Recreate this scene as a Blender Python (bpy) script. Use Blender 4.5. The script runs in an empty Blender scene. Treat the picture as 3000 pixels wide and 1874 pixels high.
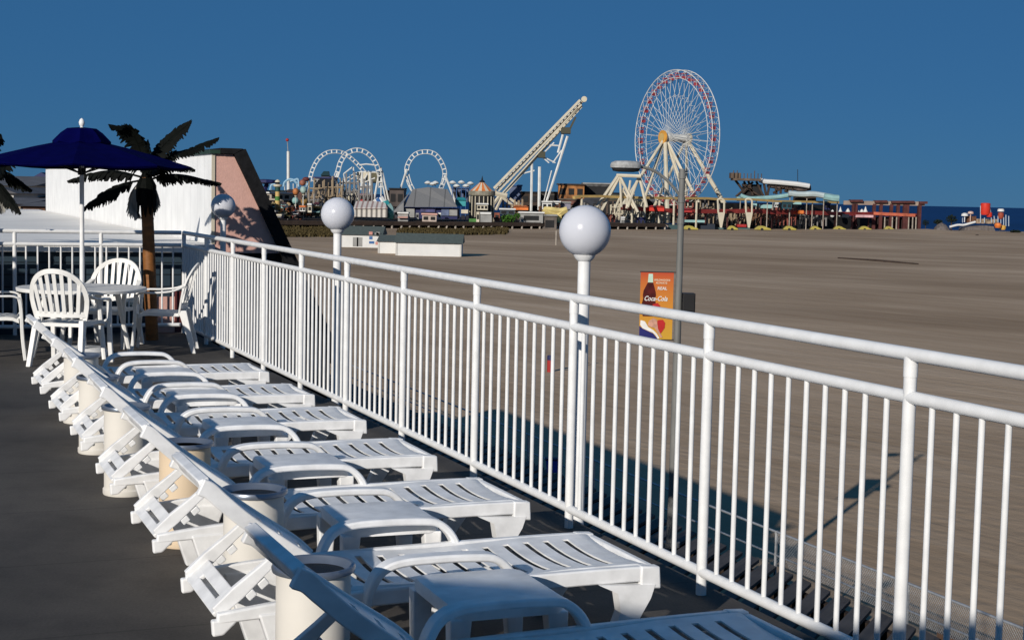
import bpy, math, random
from math import sin, cos, pi, radians, sqrt, atan2, hypot
from mathutils import Vector as V, Matrix

random.seed(7)
SC = bpy.context.scene
COL = SC.collection

# ------------------------------------------------------------------ camera fit
F, PITCH, ROLL, EYE = 4433.7, 0.0811, 0.0216, 1.5268       # pixels of the 3000 px wide photograph
cp, sp_ = cos(PITCH), sin(PITCH)
_f = V((0, cp, -sp_)); _u = V((0, sp_, cp)); _r = V((1, 0, 0))
RT = _r * cos(ROLL) + _u * sin(ROLL)
UP = _u * cos(ROLL) - _r * sin(ROLL)
CAM = V((0, 0, EYE))

def ray(x, y):
    return _f + RT * ((x - 1500) / F) - UP * ((y - 937) / F)

def at(x, y, Y):
    d = ray(x, y)
    return CAM + d * (Y / d.y)

def unz(x, y, z):
    d = ray(x, y)
    return CAM + d * ((z - EYE) / d.z)

cam_d = bpy.data.cameras.new('camera')
cam = bpy.data.objects.new('camera', cam_d)
COL.objects.link(cam)
cam_d.sensor_width = 36
cam_d.lens = F / 3000 * 36
cam_d.clip_start = 0.05
cam_d.clip_end = 60000
M3 = Matrix((RT, UP, -_f)).transposed()
cam.matrix_world = Matrix.Translation(CAM) @ M3.to_4x4()
SC.camera = cam

# deck frame: s runs along the railing towards the camera, n runs out towards the beach
P0 = V((-2.563, 13.8365)); BAY = 1.2429
RD = V((0.38186, -0.92422)); NN = V((0.92422, 0.38186))
def W(s, n, z=0.0):
    p = P0 + RD * s + NN * n
    return V((p.x, p.y, z))
NANG = atan2(NN.y, NN.x)
SAND, BOARD = -6.3, -4.6

# ------------------------------------------------------------------ light
EL, AZ = radians(19.9), radians(26.0)
L = V((sin(AZ) * cos(EL), cos(AZ) * cos(EL), -sin(EL)))
sun_d = bpy.data.lights.new('sun', 'SUN')
sun_d.energy = 4.4
sun_d.angle = radians(0.5)
sun_d.color = (1.0, 0.94, 0.86)
sun = bpy.data.objects.new('sun', sun_d)
COL.objects.link(sun)
sun.rotation_euler = L.to_track_quat('-Z', 'Y').to_euler()

w = bpy.data.worlds.new('World')
SC.world = w
w.use_nodes = True
nt = w.node_tree
nt.nodes.clear()
sky = nt.nodes.new('ShaderNodeTexSky')
sky.sky_type = 'NISHITA'
sky.sun_disc = False
sky.sun_elevation = EL
sky.sun_rotation = AZ + pi
sky.altitude = 2500
sky.air_density = 0.9
sky.dust_density = 0.2
sky.ozone_density = 3.0
mixc = nt.nodes.new('ShaderNodeMix')
mixc.data_type = 'RGBA'; mixc.blend_type = 'MULTIPLY'
mixc.inputs[0].default_value = 1.0
mixc.inputs[7].default_value = (0.070, 0.129, 0.200, 1)
bg = nt.nodes.new('ShaderNodeBackground')
bg.inputs[1].default_value = 0.05
addc = nt.nodes.new('ShaderNodeMix')
addc.data_type = 'RGBA'; addc.blend_type = 'ADD'
addc.inputs[0].default_value = 1.0
addc.inputs[7].default_value = (0.42, 1.82, 4.10, 1)
wo = nt.nodes.new('ShaderNodeOutputWorld')
nt.links.new(sky.outputs[0], mixc.inputs[6])
nt.links.new(mixc.outputs[2], addc.inputs[6])
nt.links.new(addc.outputs[2], bg.inputs[0])
nt.links.new(bg.outputs[0], wo.inputs[0])

vs = SC.view_settings
vs.view_transform = 'Standard'
vs.look = 'None'
vs.gamma = 1
vs.exposure = 0
vs.use_curve_mapping = False

# ------------------------------------------------------------------ materials
MATS = {}
def mat(name, col, rough=0.6, var=0.12, scale=8.0, bump=0.0, spec=0.35, metal=0.0, col2=None, stretch=(1, 1, 1), detail=5, lo=0.3, hi=0.7, bdist=0.01):
    """procedural paint: base colour mottled by noise, optional bump"""
    if name in MATS: return MATS[name]
    m = bpy.data.materials.new(name); m.use_nodes = True
    t = m.node_tree; b = t.nodes['Principled BSDF']
    b.inputs['Roughness'].default_value = rough
    b.inputs['Specular IOR Level'].default_value = spec
    b.inputs['Metallic'].default_value = metal
    tc = t.nodes.new('ShaderNodeTexCoord')
    mp = t.nodes.new('ShaderNodeMapping'); mp.inputs['Scale'].default_value = stretch
    nz = t.nodes.new('ShaderNodeTexNoise'); nz.inputs['Scale'].default_value = scale; nz.inputs['Detail'].default_value = detail
    rp = t.nodes.new('ShaderNodeValToRGB')
    rp.color_ramp.elements[0].position = lo; rp.color_ramp.elements[1].position = hi
    c2 = col2 or tuple(c * (1 - var) for c in col)
    c1 = col if col2 else tuple(min(1, c * (1 + var * 0.6)) for c in col)
    rp.color_ramp.elements[0].color = (*c2, 1); rp.color_ramp.elements[1].color = (*c1, 1)
    t.links.new(tc.outputs['Object'], mp.inputs[0]); t.links.new(mp.outputs[0], nz.inputs['Vector'])
    t.links.new(nz.outputs['Fac'], rp.inputs[0]); t.links.new(rp.outputs[0], b.inputs['Base Color'])
    if bump:
        n2 = t.nodes.new('ShaderNodeTexNoise'); n2.inputs['Scale'].default_value = scale * 3; n2.inputs['Detail'].default_value = 6
        bp = t.nodes.new('ShaderNodeBump'); bp.inputs['Strength'].default_value = bump; bp.inputs['Distance'].default_value = bdist
        t.links.new(mp.outputs[0], n2.inputs['Vector']); t.links.new(n2.outputs['Fac'], bp.inputs['Height']); t.links.new(bp.outputs[0], b.inputs['Normal'])
    MATS[name] = m
    return m

def stripes(name, ca, cb, axis, pitch, frac=0.5, rough=0.6, bump=False):
    """two colours in regular stripes along an object axis"""
    if name in MATS: return MATS[name]
    m = bpy.data.materials.new(name); m.use_nodes = True
    t = m.node_tree; b = t.nodes['Principled BSDF']; b.inputs['Roughness'].default_value = rough
    b.inputs['Specular IOR Level'].default_value = 0.25
    tc = t.nodes.new('ShaderNodeTexCoord'); sx = t.nodes.new('ShaderNodeSeparateXYZ')
    md = t.nodes.new('ShaderNodeMath'); md.operation = 'DIVIDE'; md.inputs[1].default_value = pitch
    fr = t.nodes.new('ShaderNodeMath'); fr.operation = 'FRACT'
    gt = t.nodes.new('ShaderNodeMath'); gt.operation = 'GREATER_THAN'; gt.inputs[1].default_value = frac
    nz = t.nodes.new('ShaderNodeTexNoise'); nz.inputs['Scale'].default_value = 3
    mx = t.nodes.new('ShaderNodeMix'); mx.data_type = 'RGBA'
    mx.inputs[6].default_value = (*ca, 1); mx.inputs[7].default_value = (*cb, 1)
    mv = t.nodes.new('ShaderNodeMix'); mv.data_type = 'RGBA'; mv.blend_type = 'MULTIPLY'; mv.inputs[0].default_value = 0.25
    t.links.new(tc.outputs['Object'], sx.inputs[0]); t.links.new(sx.outputs['XYZ'.index(axis)], md.inputs[0])
    t.links.new(md.outputs[0], fr.inputs[0]); t.links.new(fr.outputs[0], gt.inputs[0]); t.links.new(gt.outputs[0], mx.inputs[0])
    t.links.new(tc.outputs['Object'], nz.inputs['Vector'])
    t.links.new(mx.outputs[2], mv.inputs[6]); t.links.new(nz.outputs['Fac'], mv.inputs[7]); t.links.new(mv.outputs[2], b.inputs['Base Color'])
    if bump:
        bp = t.nodes.new('ShaderNodeBump'); bp.inputs['Strength'].default_value = 0.5; bp.inputs['Distance'].default_value = 0.02
        t.links.new(fr.outputs[0], bp.inputs['Height']); t.links.new(bp.outputs[0], b.inputs['Normal'])
    MATS[name] = m
    return m

WHITE = mat('white_rail_paint', (0.74, 0.74, 0.73), rough=0.4, var=0.08, scale=14, spec=0.4, bump=0.05)
PLAS = mat('white_resin', (0.78, 0.78, 0.775), rough=0.38, var=0.16, scale=13, spec=0.4, bump=0.08, bdist=0.004)
CHAIRM = mat('white_chair_resin', (0.76, 0.75, 0.72), rough=0.42, var=0.10, scale=7, spec=0.4)
CREAM = mat('cream_bin_paint', (0.66, 0.625, 0.56), rough=0.55, var=0.06, scale=6)
TAN = mat('tan_bin_paint', (0.66, 0.52, 0.36), rough=0.55, var=0.06, scale=6)
DISH = mat('grey_metal_dish', (0.24, 0.27, 0.32), rough=0.32, var=0.15, scale=12, spec=0.5, metal=0.7)
GLOBE = mat('milky_acrylic', (0.56, 0.57, 0.61), rough=0.22, var=0.03, scale=3, spec=0.25)
_b = GLOBE.node_tree.nodes['Principled BSDF']; _b.inputs['Subsurface Weight'].default_value = .7; _b.inputs['Subsurface Radius'].default_value = (.12, .12, .12); _b.inputs['Subsurface Scale'].default_value = .5
NAVY = mat('navy_canvas', (0.0010, 0.0013, 0.042), rough=0.85, var=0.2, scale=10, spec=0.02)
FROND = mat('dark_green_frond', (0.003, 0.004, 0.003), rough=0.7, var=0.4, scale=20, spec=0.08)
DEADF = mat('dry_frond', (0.27, 0.26, 0.235), rough=0.8, var=0.5, scale=20, stretch=(1, 1, .2))
TRUNK = mat('orange_brown_trunk', (0.215, 0.082, 0.018), rough=0.6, var=0.35, scale=9, stretch=(1, 1, 3), bump=0.3)
BLACKROOF = mat('black_shingle', (0.012, 0.012, 0.013), rough=0.85, var=0.4, scale=12, bump=0.4, spec=0.1)
GREENTRIM = mat('dark_green_trim', (0.014, 0.035, 0.022), rough=0.6, var=0.3, scale=5)
PINK = mat('pink_stucco', (0.58, 0.34, 0.28), rough=0.85, var=0.07, scale=18, bump=0.3)
MAROON = mat('maroon_trim', (0.10, 0.02, 0.02), rough=0.6)
BOARDW = stripes('white_board_wall', (0.66, 0.66, 0.65), (0.88, 0.88, 0.86), 'Y', 0.40, 0.025, 0.6)
MEMB = mat('white_roof_membrane', (0.80, 0.77, 0.72), rough=0.75, var=0.10, scale=1.2, bump=0.15, stretch=(1, .25, 1))
SIDING = stripes('dark_lap_siding', (0.010, 0.018, 0.026), (0.030, 0.052, 0.072), 'Z', 0.13, 0.12, 0.6, bump=True)  # dark blue-grey boards with darker lap lines
HOTEL = mat('hotel_stucco', (0.66, 0.62, 0.55), rough=0.85, var=0.06, scale=4)
STEEL = mat('galvanised_steel', (0.42, 0.43, 0.44), rough=0.45, var=0.2, scale=12, metal=0.5)
POLEM = mat('weathered_grey_pole', (0.16, 0.16, 0.15), rough=0.6, var=0.25, scale=6, stretch=(1, 1, .3))
BLACK = mat('black_plastic', (0.008, 0.008, 0.009), rough=0.5)
PWHITE = mat('ride_white_paint', (0.60, 0.60, 0.57), rough=0.5, var=0.15, scale=.6)
PCREAM = mat('ride_cream_paint', (0.52, 0.47, 0.36), rough=0.6, var=0.15, scale=.4)
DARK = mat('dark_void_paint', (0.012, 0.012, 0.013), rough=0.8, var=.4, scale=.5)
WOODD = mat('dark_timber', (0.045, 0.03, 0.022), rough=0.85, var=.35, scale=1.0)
PILE = mat('pale_pile_timber', (0.34, 0.30, 0.25), rough=0.85, var=.3, scale=1.0)
RED = mat('red_paint', (0.34, 0.02, 0.02), rough=0.5, var=.2, scale=2)
BRED = mat('bright_red_paint', (0.55, 0.035, 0.02), rough=0.45, var=.12, scale=1)
YEL = mat('yellow_paint', (0.36, 0.30, 0.06), rough=0.5, var=.25, scale=.5)
TEAL = mat('teal_paint', (0.03, 0.26, 0.28), rough=0.5, var=.2, scale=.6)
AQUA = mat('pale_aqua_fibreglass', (0.24, 0.40, 0.39), rough=0.4, var=.2, scale=.4)
ORANGE = mat('orange_paint', (0.60, 0.16, 0.03), rough=0.5, var=.25, scale=.8)
GREEN = mat('green_paint', (0.05, 0.17, 0.03), rough=0.6, var=.4, scale=.8)
DBLUE = mat('dark_blue_paint', (0.01, 0.014, 0.08), rough=0.6, var=.3, scale=.6)
MBLUE = mat('mid_blue_paint', (0.03, 0.10, 0.26), rough=0.6, var=.3, scale=.6)
GREYR = mat('grey_metal_roof', (0.17, 0.17, 0.17), rough=0.6, var=.2, scale=.3, stretch=(3, 1, .2))
GREYP = mat('grey_panel', (0.26, 0.26, 0.25), rough=0.7, var=.25, scale=.7)
SHEDR = mat('green_grey_shingle', (0.085, 0.105, 0.095), rough=0.9, var=.2, scale=2.5)
SHEDW = mat('white_shed_wall', (0.60, 0.60, 0.58), rough=0.7, var=.06, scale=.8)
BROWN = mat('rust_brown_facade', (0.26, 0.11, 0.035), rough=0.8, var=.6, scale=.45, lo=.35, hi=.6)
YTRIM = mat('ochre_beam_paint', (0.50, 0.34, 0.12), rough=0.6, var=.2, scale=.5)

def shaded_mesh_mat(name, rgb, rough): return mat(name, rgb, rough=rough)

# deck coating
def deck_mat():
    m = bpy.data.materials.new('deck_coating'); m.use_nodes = True
    t = m.node_tree; b = t.nodes['Principled BSDF']
    b.inputs['Roughness'].default_value = 0.75; b.inputs['Specular IOR Level'].default_value = 0.2
    tc = t.nodes.new('ShaderNodeTexCoord')
    n1 = t.nodes.new('ShaderNodeTexNoise'); n1.inputs['Scale'].default_value = 0.9; n1.inputs['Detail'].default_value = 6
    n2 = t.nodes.new('ShaderNodeTexNoise'); n2.inputs['Scale'].default_value = 90; n2.inputs['Detail'].default_value = 3
    r1 = t.nodes.new('ShaderNodeValToRGB'); r1.color_ramp.elements[0].position = .32; r1.color_ramp.elements[1].position = .68
    r1.color_ramp.elements[0].color = (0.058, 0.053, 0.048, 1); r1.color_ramp.elements[1].color = (0.100, 0.090, 0.079, 1)
    mx = t.nodes.new('ShaderNodeMix'); mx.data_type = 'RGBA'; mx.blend_type = 'OVERLAY'; mx.inputs[0].default_value = .35
    bp = t.nodes.new('ShaderNodeBump'); bp.inputs['Strength'].default_value = .25; bp.inputs['Distance'].default_value = .004
    L_ = t.links.new
    L_(tc.outputs['Object'], n1.inputs['Vector']); L_(tc.outputs['Object'], n2.inputs['Vector'])
    mpk = t.nodes.new('ShaderNodeMapping'); mpk.inputs['Rotation'].default_value = (0, 0, -NANG)
    bk = t.nodes.new('ShaderNodeTexBrick'); bk.inputs['Scale'].default_value = 1; bk.inputs['Brick Width'].default_value = 9.0; bk.inputs['Row Height'].default_value = 1.05; bk.inputs['Mortar Size'].default_value = .007
    bk.inputs['Color1'].default_value = (1, 1, 1, 1); bk.inputs['Color2'].default_value = (.90, .90, .91, 1); bk.inputs['Mortar'].default_value = (.62, .62, .62, 1)
    n4 = t.nodes.new('ShaderNodeTexNoise'); n4.inputs['Scale'].default_value = 3.2; n4.inputs['Detail'].default_value = 7; n4.inputs['Roughness'].default_value = .7
    r4 = t.nodes.new('ShaderNodeValToRGB'); r4.color_ramp.elements[0].position = .36; r4.color_ramp.elements[1].position = .55
    r4.color_ramp.elements[0].color = (.72, .72, .74, 1); r4.color_ramp.elements[1].color = (1, 1, 1, 1)
    m4 = t.nodes.new('ShaderNodeMix'); m4.data_type = 'RGBA'; m4.blend_type = 'MULTIPLY'; m4.inputs[0].default_value = .8
    m5 = t.nodes.new('ShaderNodeMix'); m5.data_type = 'RGBA'; m5.blend_type = 'MULTIPLY'; m5.inputs[0].default_value = .8
    L_(tc.outputs['Object'], mpk.inputs[0]); L_(mpk.outputs[0], bk.inputs['Vector']); L_(tc.outputs['Object'], n4.inputs['Vector']); L_(n4.outputs['Fac'], r4.inputs[0])
    L_(n1.outputs['Fac'], r1.inputs[0]); L_(r1.outputs[0], m4.inputs[6]); L_(r4.outputs[0], m4.inputs[7]); L_(m4.outputs[2], m5.inputs[6]); L_(bk.outputs['Color'], m5.inputs[7]); L_(m5.outputs[2], mx.inputs[6]); L_(n2.outputs['Fac'], mx.inputs[7])
    L_(mx.outputs[2], b.inputs['Base Color']); L_(n2.outputs['Fac'], bp.inputs['Height']); L_(bp.outputs[0], b.inputs['Normal'])
    return m

def sand_mat():
    m = bpy.data.materials.new('raked_sand'); m.use_nodes = True
    t = m.node_tree; b = t.nodes['Principled BSDF']
    b.inputs['Roughness'].default_value = 0.95; b.inputs['Specular IOR Level'].default_value = 0.05
    L_ = t.links.new
    tc = t.nodes.new('ShaderNodeTexCoord')
    mr_ = t.nodes.new('ShaderNodeMapping'); mr_.inputs['Rotation'].default_value = (0, 0, radians(-33))
    mp = t.nodes.new('ShaderNodeMapping'); mp.inputs['Scale'].default_value = (1.0, 0.06, 1)
    L_(tc.outputs['Object'], mr_.inputs[0])
    n1 = t.nodes.new('ShaderNodeTexNoise'); n1.inputs['Scale'].default_value = 0.9; n1.inputs['Detail'].default_value = 8; n1.inputs['Roughness'].default_value = .65
    n2 = t.nodes.new('ShaderNodeTexNoise'); n2.inputs['Scale'].default_value = 0.018; n2.inputs['Detail'].default_value = 5
    n3 = t.nodes.new('ShaderNodeTexNoise'); n3.inputs['Scale'].default_value = 2.5; n3.inputs['Detail'].default_value = 5
    wv = t.nodes.new('ShaderNodeTexWave'); wv.inputs['Scale'].default_value = 0.55; wv.inputs['Distortion'].default_value = 5; wv.inputs['Detail'].default_value = 3; wv.inputs['Detail Scale'].default_value = .6
    r1 = t.nodes.new('ShaderNodeValToRGB'); r1.color_ramp.elements[0].position = .3; r1.color_ramp.elements[1].position = .7
    r1.color_ramp.elements[0].color = (0.345, 0.250, 0.168, 1); r1.color_ramp.elements[1].color = (0.435, 0.330, 0.236, 1)
    r2 = t.nodes.new('ShaderNodeValToRGB'); r2.color_ramp.elements[0].position = .38; r2.color_ramp.elements[1].position = .62
    r2.color_ramp.elements[0].color = (0.82, 0.80, 0.77, 1); r2.color_ramp.elements[1].color = (1.14, 1.16, 1.18, 1)
    mx = t.nodes.new('ShaderNodeMix'); mx.data_type = 'RGBA'; mx.blend_type = 'MULTIPLY'; mx.inputs[0].default_value = 1
    L_(mr_.outputs[0], mp.inputs[0]); L_(mp.outputs[0], n1.inputs['Vector']); L_(mp.outputs[0], wv.inputs['Vector'])
    L_(tc.outputs['Object'], n2.inputs['Vector']); L_(tc.outputs['Object'], n3.inputs['Vector'])
    mp5 = t.nodes.new('ShaderNodeMapping'); mp5.inputs['Rotation'].default_value = (0, 0, radians(-62))
    mp6 = t.nodes.new('ShaderNodeMapping'); mp6.inputs['Scale'].default_value = (1.0, 0.16, 1)
    n5 = t.nodes.new('ShaderNodeTexNoise'); n5.inputs['Scale'].default_value = 0.085; n5.inputs['Detail'].default_value = 9; n5.inputs['Roughness'].default_value = .68
    r5 = t.nodes.new('ShaderNodeValToRGB'); r5.color_ramp.elements[0].position = .33; r5.color_ramp.elements[1].position = .66
    r5.color_ramp.elements[0].color = (0.80, 0.78, 0.755, 1); r5.color_ramp.elements[1].color = (1.15, 1.15, 1.15, 1)
    mx5 = t.nodes.new('ShaderNodeMix'); mx5.data_type = 'RGBA'; mx5.blend_type = 'MULTIPLY'; mx5.inputs[0].default_value = 1
    L_(tc.outputs['Object'], mp5.inputs[0]); L_(mp5.outputs[0], mp6.inputs[0]); L_(mp6.outputs[0], n5.inputs['Vector']); L_(n5.outputs['Fac'], r5.inputs[0])
    L_(n1.outputs['Fac'], r1.inputs[0]); L_(n2.outputs['Fac'], r2.inputs[0]); L_(r1.outputs[0], mx.inputs[6]); L_(r2.outputs[0], mx.inputs[7])
    L_(mx.outputs[2], mx5.inputs[6]); L_(r5.outputs[0], mx5.inputs[7]); L_(mx5.outputs[2], b.inputs['Base Color'])
    ad = t.nodes.new('ShaderNodeMath'); ad.operation = 'MULTIPLY_ADD'; ad.inputs[1].default_value = .07
    ad2 = t.nodes.new('ShaderNodeMath'); ad2.operation = 'MULTIPLY_ADD'; ad2.inputs[1].default_value = .5
    bp = t.nodes.new('ShaderNodeBump'); bp.inputs['Strength'].default_value = .6; bp.inputs['Distance'].default_value = .08
    L_(wv.outputs['Fac'], ad.inputs[0]); L_(n1.outputs['Fac'], ad.inputs[2]); L_(n3.outputs['Fac'], ad2.inputs[0]); L_(ad.outputs[0], ad2.inputs[2])
    vo = t.nodes.new('ShaderNodeTexVoronoi'); vo.inputs['Scale'].default_value = 1.7; vo.feature = 'SMOOTH_F1'
    ad3 = t.nodes.new('ShaderNodeMath'); ad3.operation = 'MULTIPLY_ADD'; ad3.inputs[1].default_value = .55
    L_(tc.outputs['Object'], vo.inputs['Vector']); L_(vo.outputs['Distance'], ad3.inputs[0]); L_(ad2.outputs[0], ad3.inputs[2])
    L_(ad3.outputs[0], bp.inputs['Height']); L_(bp.outputs[0], b.inputs['Normal'])
    return m
SANDM = sand_mat()

# ------------------------------------------------------------------ mesh helpers
LOC = {}
def tag(o, label=None, cat=None, group=None, kind=None):
    if label: o['label'] = label
    if cat: o['category'] = cat
    if group: o['group'] = group
    if kind: o['kind'] = kind
    return o

def thing(name, loc, label, cat, group=None, rz=0.0):
    o = bpy.data.objects.new(name, None)
    COL.objects.link(o)
    o.empty_display_size = 0.2
    o.location = loc; o.rotation_euler = (0, 0, rz)
    LOC[o.name] = V(loc)
    return tag(o, label, cat, group)

class MB:
    def __init__(s): s.v = []; s.f = []
    def add(s, vs_, fs):
        b = len(s.v); s.v += [V(p) for p in vs_]; s.f += [[b + i for i in f] for f in fs]; return s
    def box(s, x0, y0, z0, x1, y1, z1):
        return s.hexa([(x0, y0, z0), (x1, y0, z0), (x1, y1, z0), (x0, y1, z0), (x0, y0, z1), (x1, y0, z1), (x1, y1, z1), (x0, y1, z1)])
    def hexa(s, p):
        return s.add(p, [(0, 3, 2, 1), (4, 5, 6, 7), (0, 1, 5, 4), (1, 2, 6, 5), (2, 3, 7, 6), (3, 0, 4, 7)])
    def obox(s, c, ax, ay, az):
        c, ax, ay, az = V(c), V(ax), V(ay), V(az)
        return s.hexa([c - ax - ay - az, c + ax - ay - az, c + ax + ay - az, c - ax + ay - az, c - ax - ay + az, c + ax - ay + az, c + ax + ay + az, c - ax + ay + az])
    def bar(s, a, b, w_, h_, up=(0, 0, 1)):
        a, b = V(a), V(b); d = (b - a); u = V(up)
        x = d.normalized(); y = u.cross(x)
        if y.length < 1e-4: y = V((1, 0, 0)).cross(x)
        y.normalize(); z = x.cross(y)
        return s.obox((a + b) / 2, d / 2, y * w_ / 2, z * h_ / 2)
    def tube(s, path, r, n=8, cap=True, closed=False):
        path = [V(p) for p in path]; m = len(path)
        rs = r if isinstance(r, (list, tuple)) else [r] * m
        base = len(s.v); prev = None
        for i, p in enumerate(path):
            if closed: t = (path[(i + 1) % m] - path[i - 1])
            else: t = path[min(i + 1, m - 1)] - path[max(i - 1, 0)]
            t.normalize()
            if prev is None:
                a = V((0, 0, 1)) if abs(t.z) < .9 else V((1, 0, 0))
                x = a.cross(t).normalized()
            else:
                x = prev - t * prev.dot(t); x.normalize()
            prev = x; y = t.cross(x)
            for k in range(n):
                an = 2 * pi * k / n
                s.v.append(p + (x * cos(an) + y * sin(an)) * rs[i])
        for i in range(m if closed else m - 1):
            j = (i + 1) % m
            for k in range(n):
                k2 = (k + 1) % n
                s.f.append([base + i * n + k, base + i * n + k2, base + j * n + k2, base + j * n + k])
        if cap and not closed:
            s.f.append([base + k for k in range(n)][::-1]); s.f.append([base + (m - 1) * n + k for k in range(n)])
        return s
    def ribbon(s, path, wv, th, closed=False):
        """flat band: path points, half-width vectors (one or per point), thickness across"""
        path = [V(p) for p in path]; m = len(path); base = len(s.v)
        wv = wv if isinstance(wv, list) else [wv] * m
        for i, p in enumerate(path):
            t = path[min(i + 1, m - 1)] - path[max(i - 1, 0)]; t.normalize()
            w_ = V(wv[i]); nrm = t.cross(w_).normalized() * (th / 2 if not isinstance(th, list) else th[i] / 2)
            s.v += [p - w_ - nrm, p + w_ - nrm, p + w_ + nrm, p - w_ + nrm]
        for i in range(m - 1):
            a, b = base + i * 4, base + i * 4 + 4
            for k in range(4): s.f.append([a + k, a + (k + 1) % 4, b + (k + 1) % 4, b + k])
        s.f.append([base + k for k in (3, 2, 1, 0)]); e = base + (m - 1) * 4; s.f.append([e, e + 1, e + 2, e + 3])
        return s
    def lathe(s, c, prof, n=24, axis=None):
        c = V(c); base = len(s.v); m = len(prof)
        for (r, z) in prof:
            for k in range(n):
                a = 2 * pi * k / n; s.v.append(c + V((r * cos(a), r * sin(a), z)))
        for i in range(m - 1):
            for k in range(n):
                k2 = (k + 1) % n
                s.f.append([base + i * n + k, base + i * n + k2, base + (i + 1) * n + k2, base + (i + 1) * n + k])
        s.f.append([base + k for k in range(n)][::-1]); s.f.append([base + (m - 1) * n + k for k in range(n)])
        return s
    def prism(s, poly, d):
        """polygon (3d points) extruded along d"""
        d = V(d); n = len(poly); p = [V(q) for q in poly]
        return s.add(p + [q + d for q in p], [list(range(n))[::-1], list(range(n, 2 * n))] + [[i, (i + 1) % n, n + (i + 1) % n, n + i] for i in range(n)])
    def sphere(s, c, r, n=24, m=14, sz=1.0):
        return s.lathe(c, [(max(1e-4, r * sin(pi * i / m)), -r * sz * cos(pi * i / m)) for i in range(m + 1)], n)
    def build(s, name, m, parent=None, local=False, smooth=False, label=None, cat=None, group=None, kind=None, base=None, bevel=0.0):
        off = V((0, 0, 0))
        if parent is not None:
            if not local: off = LOC[parent.name]
        elif base is not None: off = V(base)
        me = bpy.data.meshes.new(name)
        me.from_pydata([tuple(p - off) for p in s.v], [], s.f)
        me.materials.append(m)
        if smooth:
            me.polygons.foreach_set('use_smooth', [True] * len(me.polygons))
            me.set_sharp_from_angle(angle=radians(40))
        me.update()
        o = bpy.data.objects.new(name, me); COL.objects.link(o)
        if parent is not None:
            o.parent = parent; LOC[o.name] = LOC[parent.name]
        else:
            o.location = off; LOC[o.name] = off
        if bevel:
            bm = o.modifiers.new('bevel', 'BEVEL'); bm.width = bevel; bm.segments = 2; bm.limit_method = 'ANGLE'
        tag(o, label, cat, group, kind)
        return o

KIDS = {}
def copy_thing(root, label=None):
    r = root.copy(); COL.objects.link(r)
    if label: r['label'] = label
    for c in [c for c in bpy.data.objects if c.parent == root]:
        d = c.copy(); COL.objects.link(d); d.parent = r
        for g in [g for g in bpy.data.objects if g.parent == c]:
            e = g.copy(); COL.objects.link(e); e.parent = d
    LOC[r.name] = V(r.location)
    return r

def arc(pts, n=6):
    """Catmull-Rom through points"""
    pts = [V(p) for p in pts]; out = []
    P = [pts[0] * 2 - pts[1]] + pts + [pts[-1] * 2 - pts[-2]]
    for i in range(1, len(P) - 2):
        for k in range(n):
            t = k / n; a, b, c, d = P[i - 1], P[i], P[i + 1], P[i + 2]
            out.append(0.5 * ((2 * b) + (c - a) * t + (2 * a - 5 * b + 4 * c - d) * t * t + (3 * b - a - 3 * c + d) * t ** 3))
    out.append(pts[-1]); return out

# ================================================================== SETTING
m = MB(); m.prism([W(-2.6, .09, -.35), W(18, .09, -.35), W(18, -16, -.35), W(-2.6, -16, -.35)], (0, 0, .35))
m.build('deck', deck_mat(), kind='structure')

m = MB(); m.prism([W(-2.5, -.15, SAND), W(17.5, -.15, SAND), W(17.5, -15, SAND), W(-2.5, -15, SAND)], (0, 0, -.36 - SAND))
hb = thing('hotel_building', W(8, -7, SAND), 'pale hotel block carrying the sun deck above the boardwalk', 'building')
m.build('wall', HOTEL, hb)

# beach, far out to the water line
def grid_sheet(x0, x1, y0, y1, nx, ny, fz):
    m = MB(); vs_ = []; fs = []
    for j in range(ny + 1):
        for i in range(nx + 1):
            x = x0 + (x1 - x0) * i / nx; y = y0 + (y1 - y0) * j / ny
            vs_.append((x, y, fz(x, y)))
    for j in range(ny):
        for i in range(nx):
            a = j * (nx + 1) + i; fs.append((a, a + 1, a + nx + 2, a + nx + 1))
    m.add(vs_, fs); return m
from mathutils import noise as mnoise
def sand_z(x, y):
    z = SAND
    q = mnoise.noise(V((x * .02, y * .02, 0.3)))
    z += .10 * q
    # a few low dunes at the far right end of the beach
    for (cx, cy, r, h) in ((118, 440, 22, 1.1), (140, 455, 16, .9), (95, 430, 18, .7)):
        d = hypot(x - cx, y - cy) / r
        if d < 1: z += h * (1 - d * d) ** 2
    return z
grid_sheet(-700, 600, -60, 500, 130, 112, sand_z).build('beach_sand', SANDM, kind='structure', smooth=True)
SEA = mat('sea_water', (0.004, 0.030, 0.115), rough=0.55, var=.25, scale=.02, spec=0.10, stretch=(.3, 1, 1))
MB().add([(-20000, 300, SAND - .7), (30000, 300, SAND - .7), (30000, 50000, SAND - .7), (-20000, 50000, SAND - .7)], [(0, 1, 2, 3)]).build('sea', SEA, kind='structure')

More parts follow.
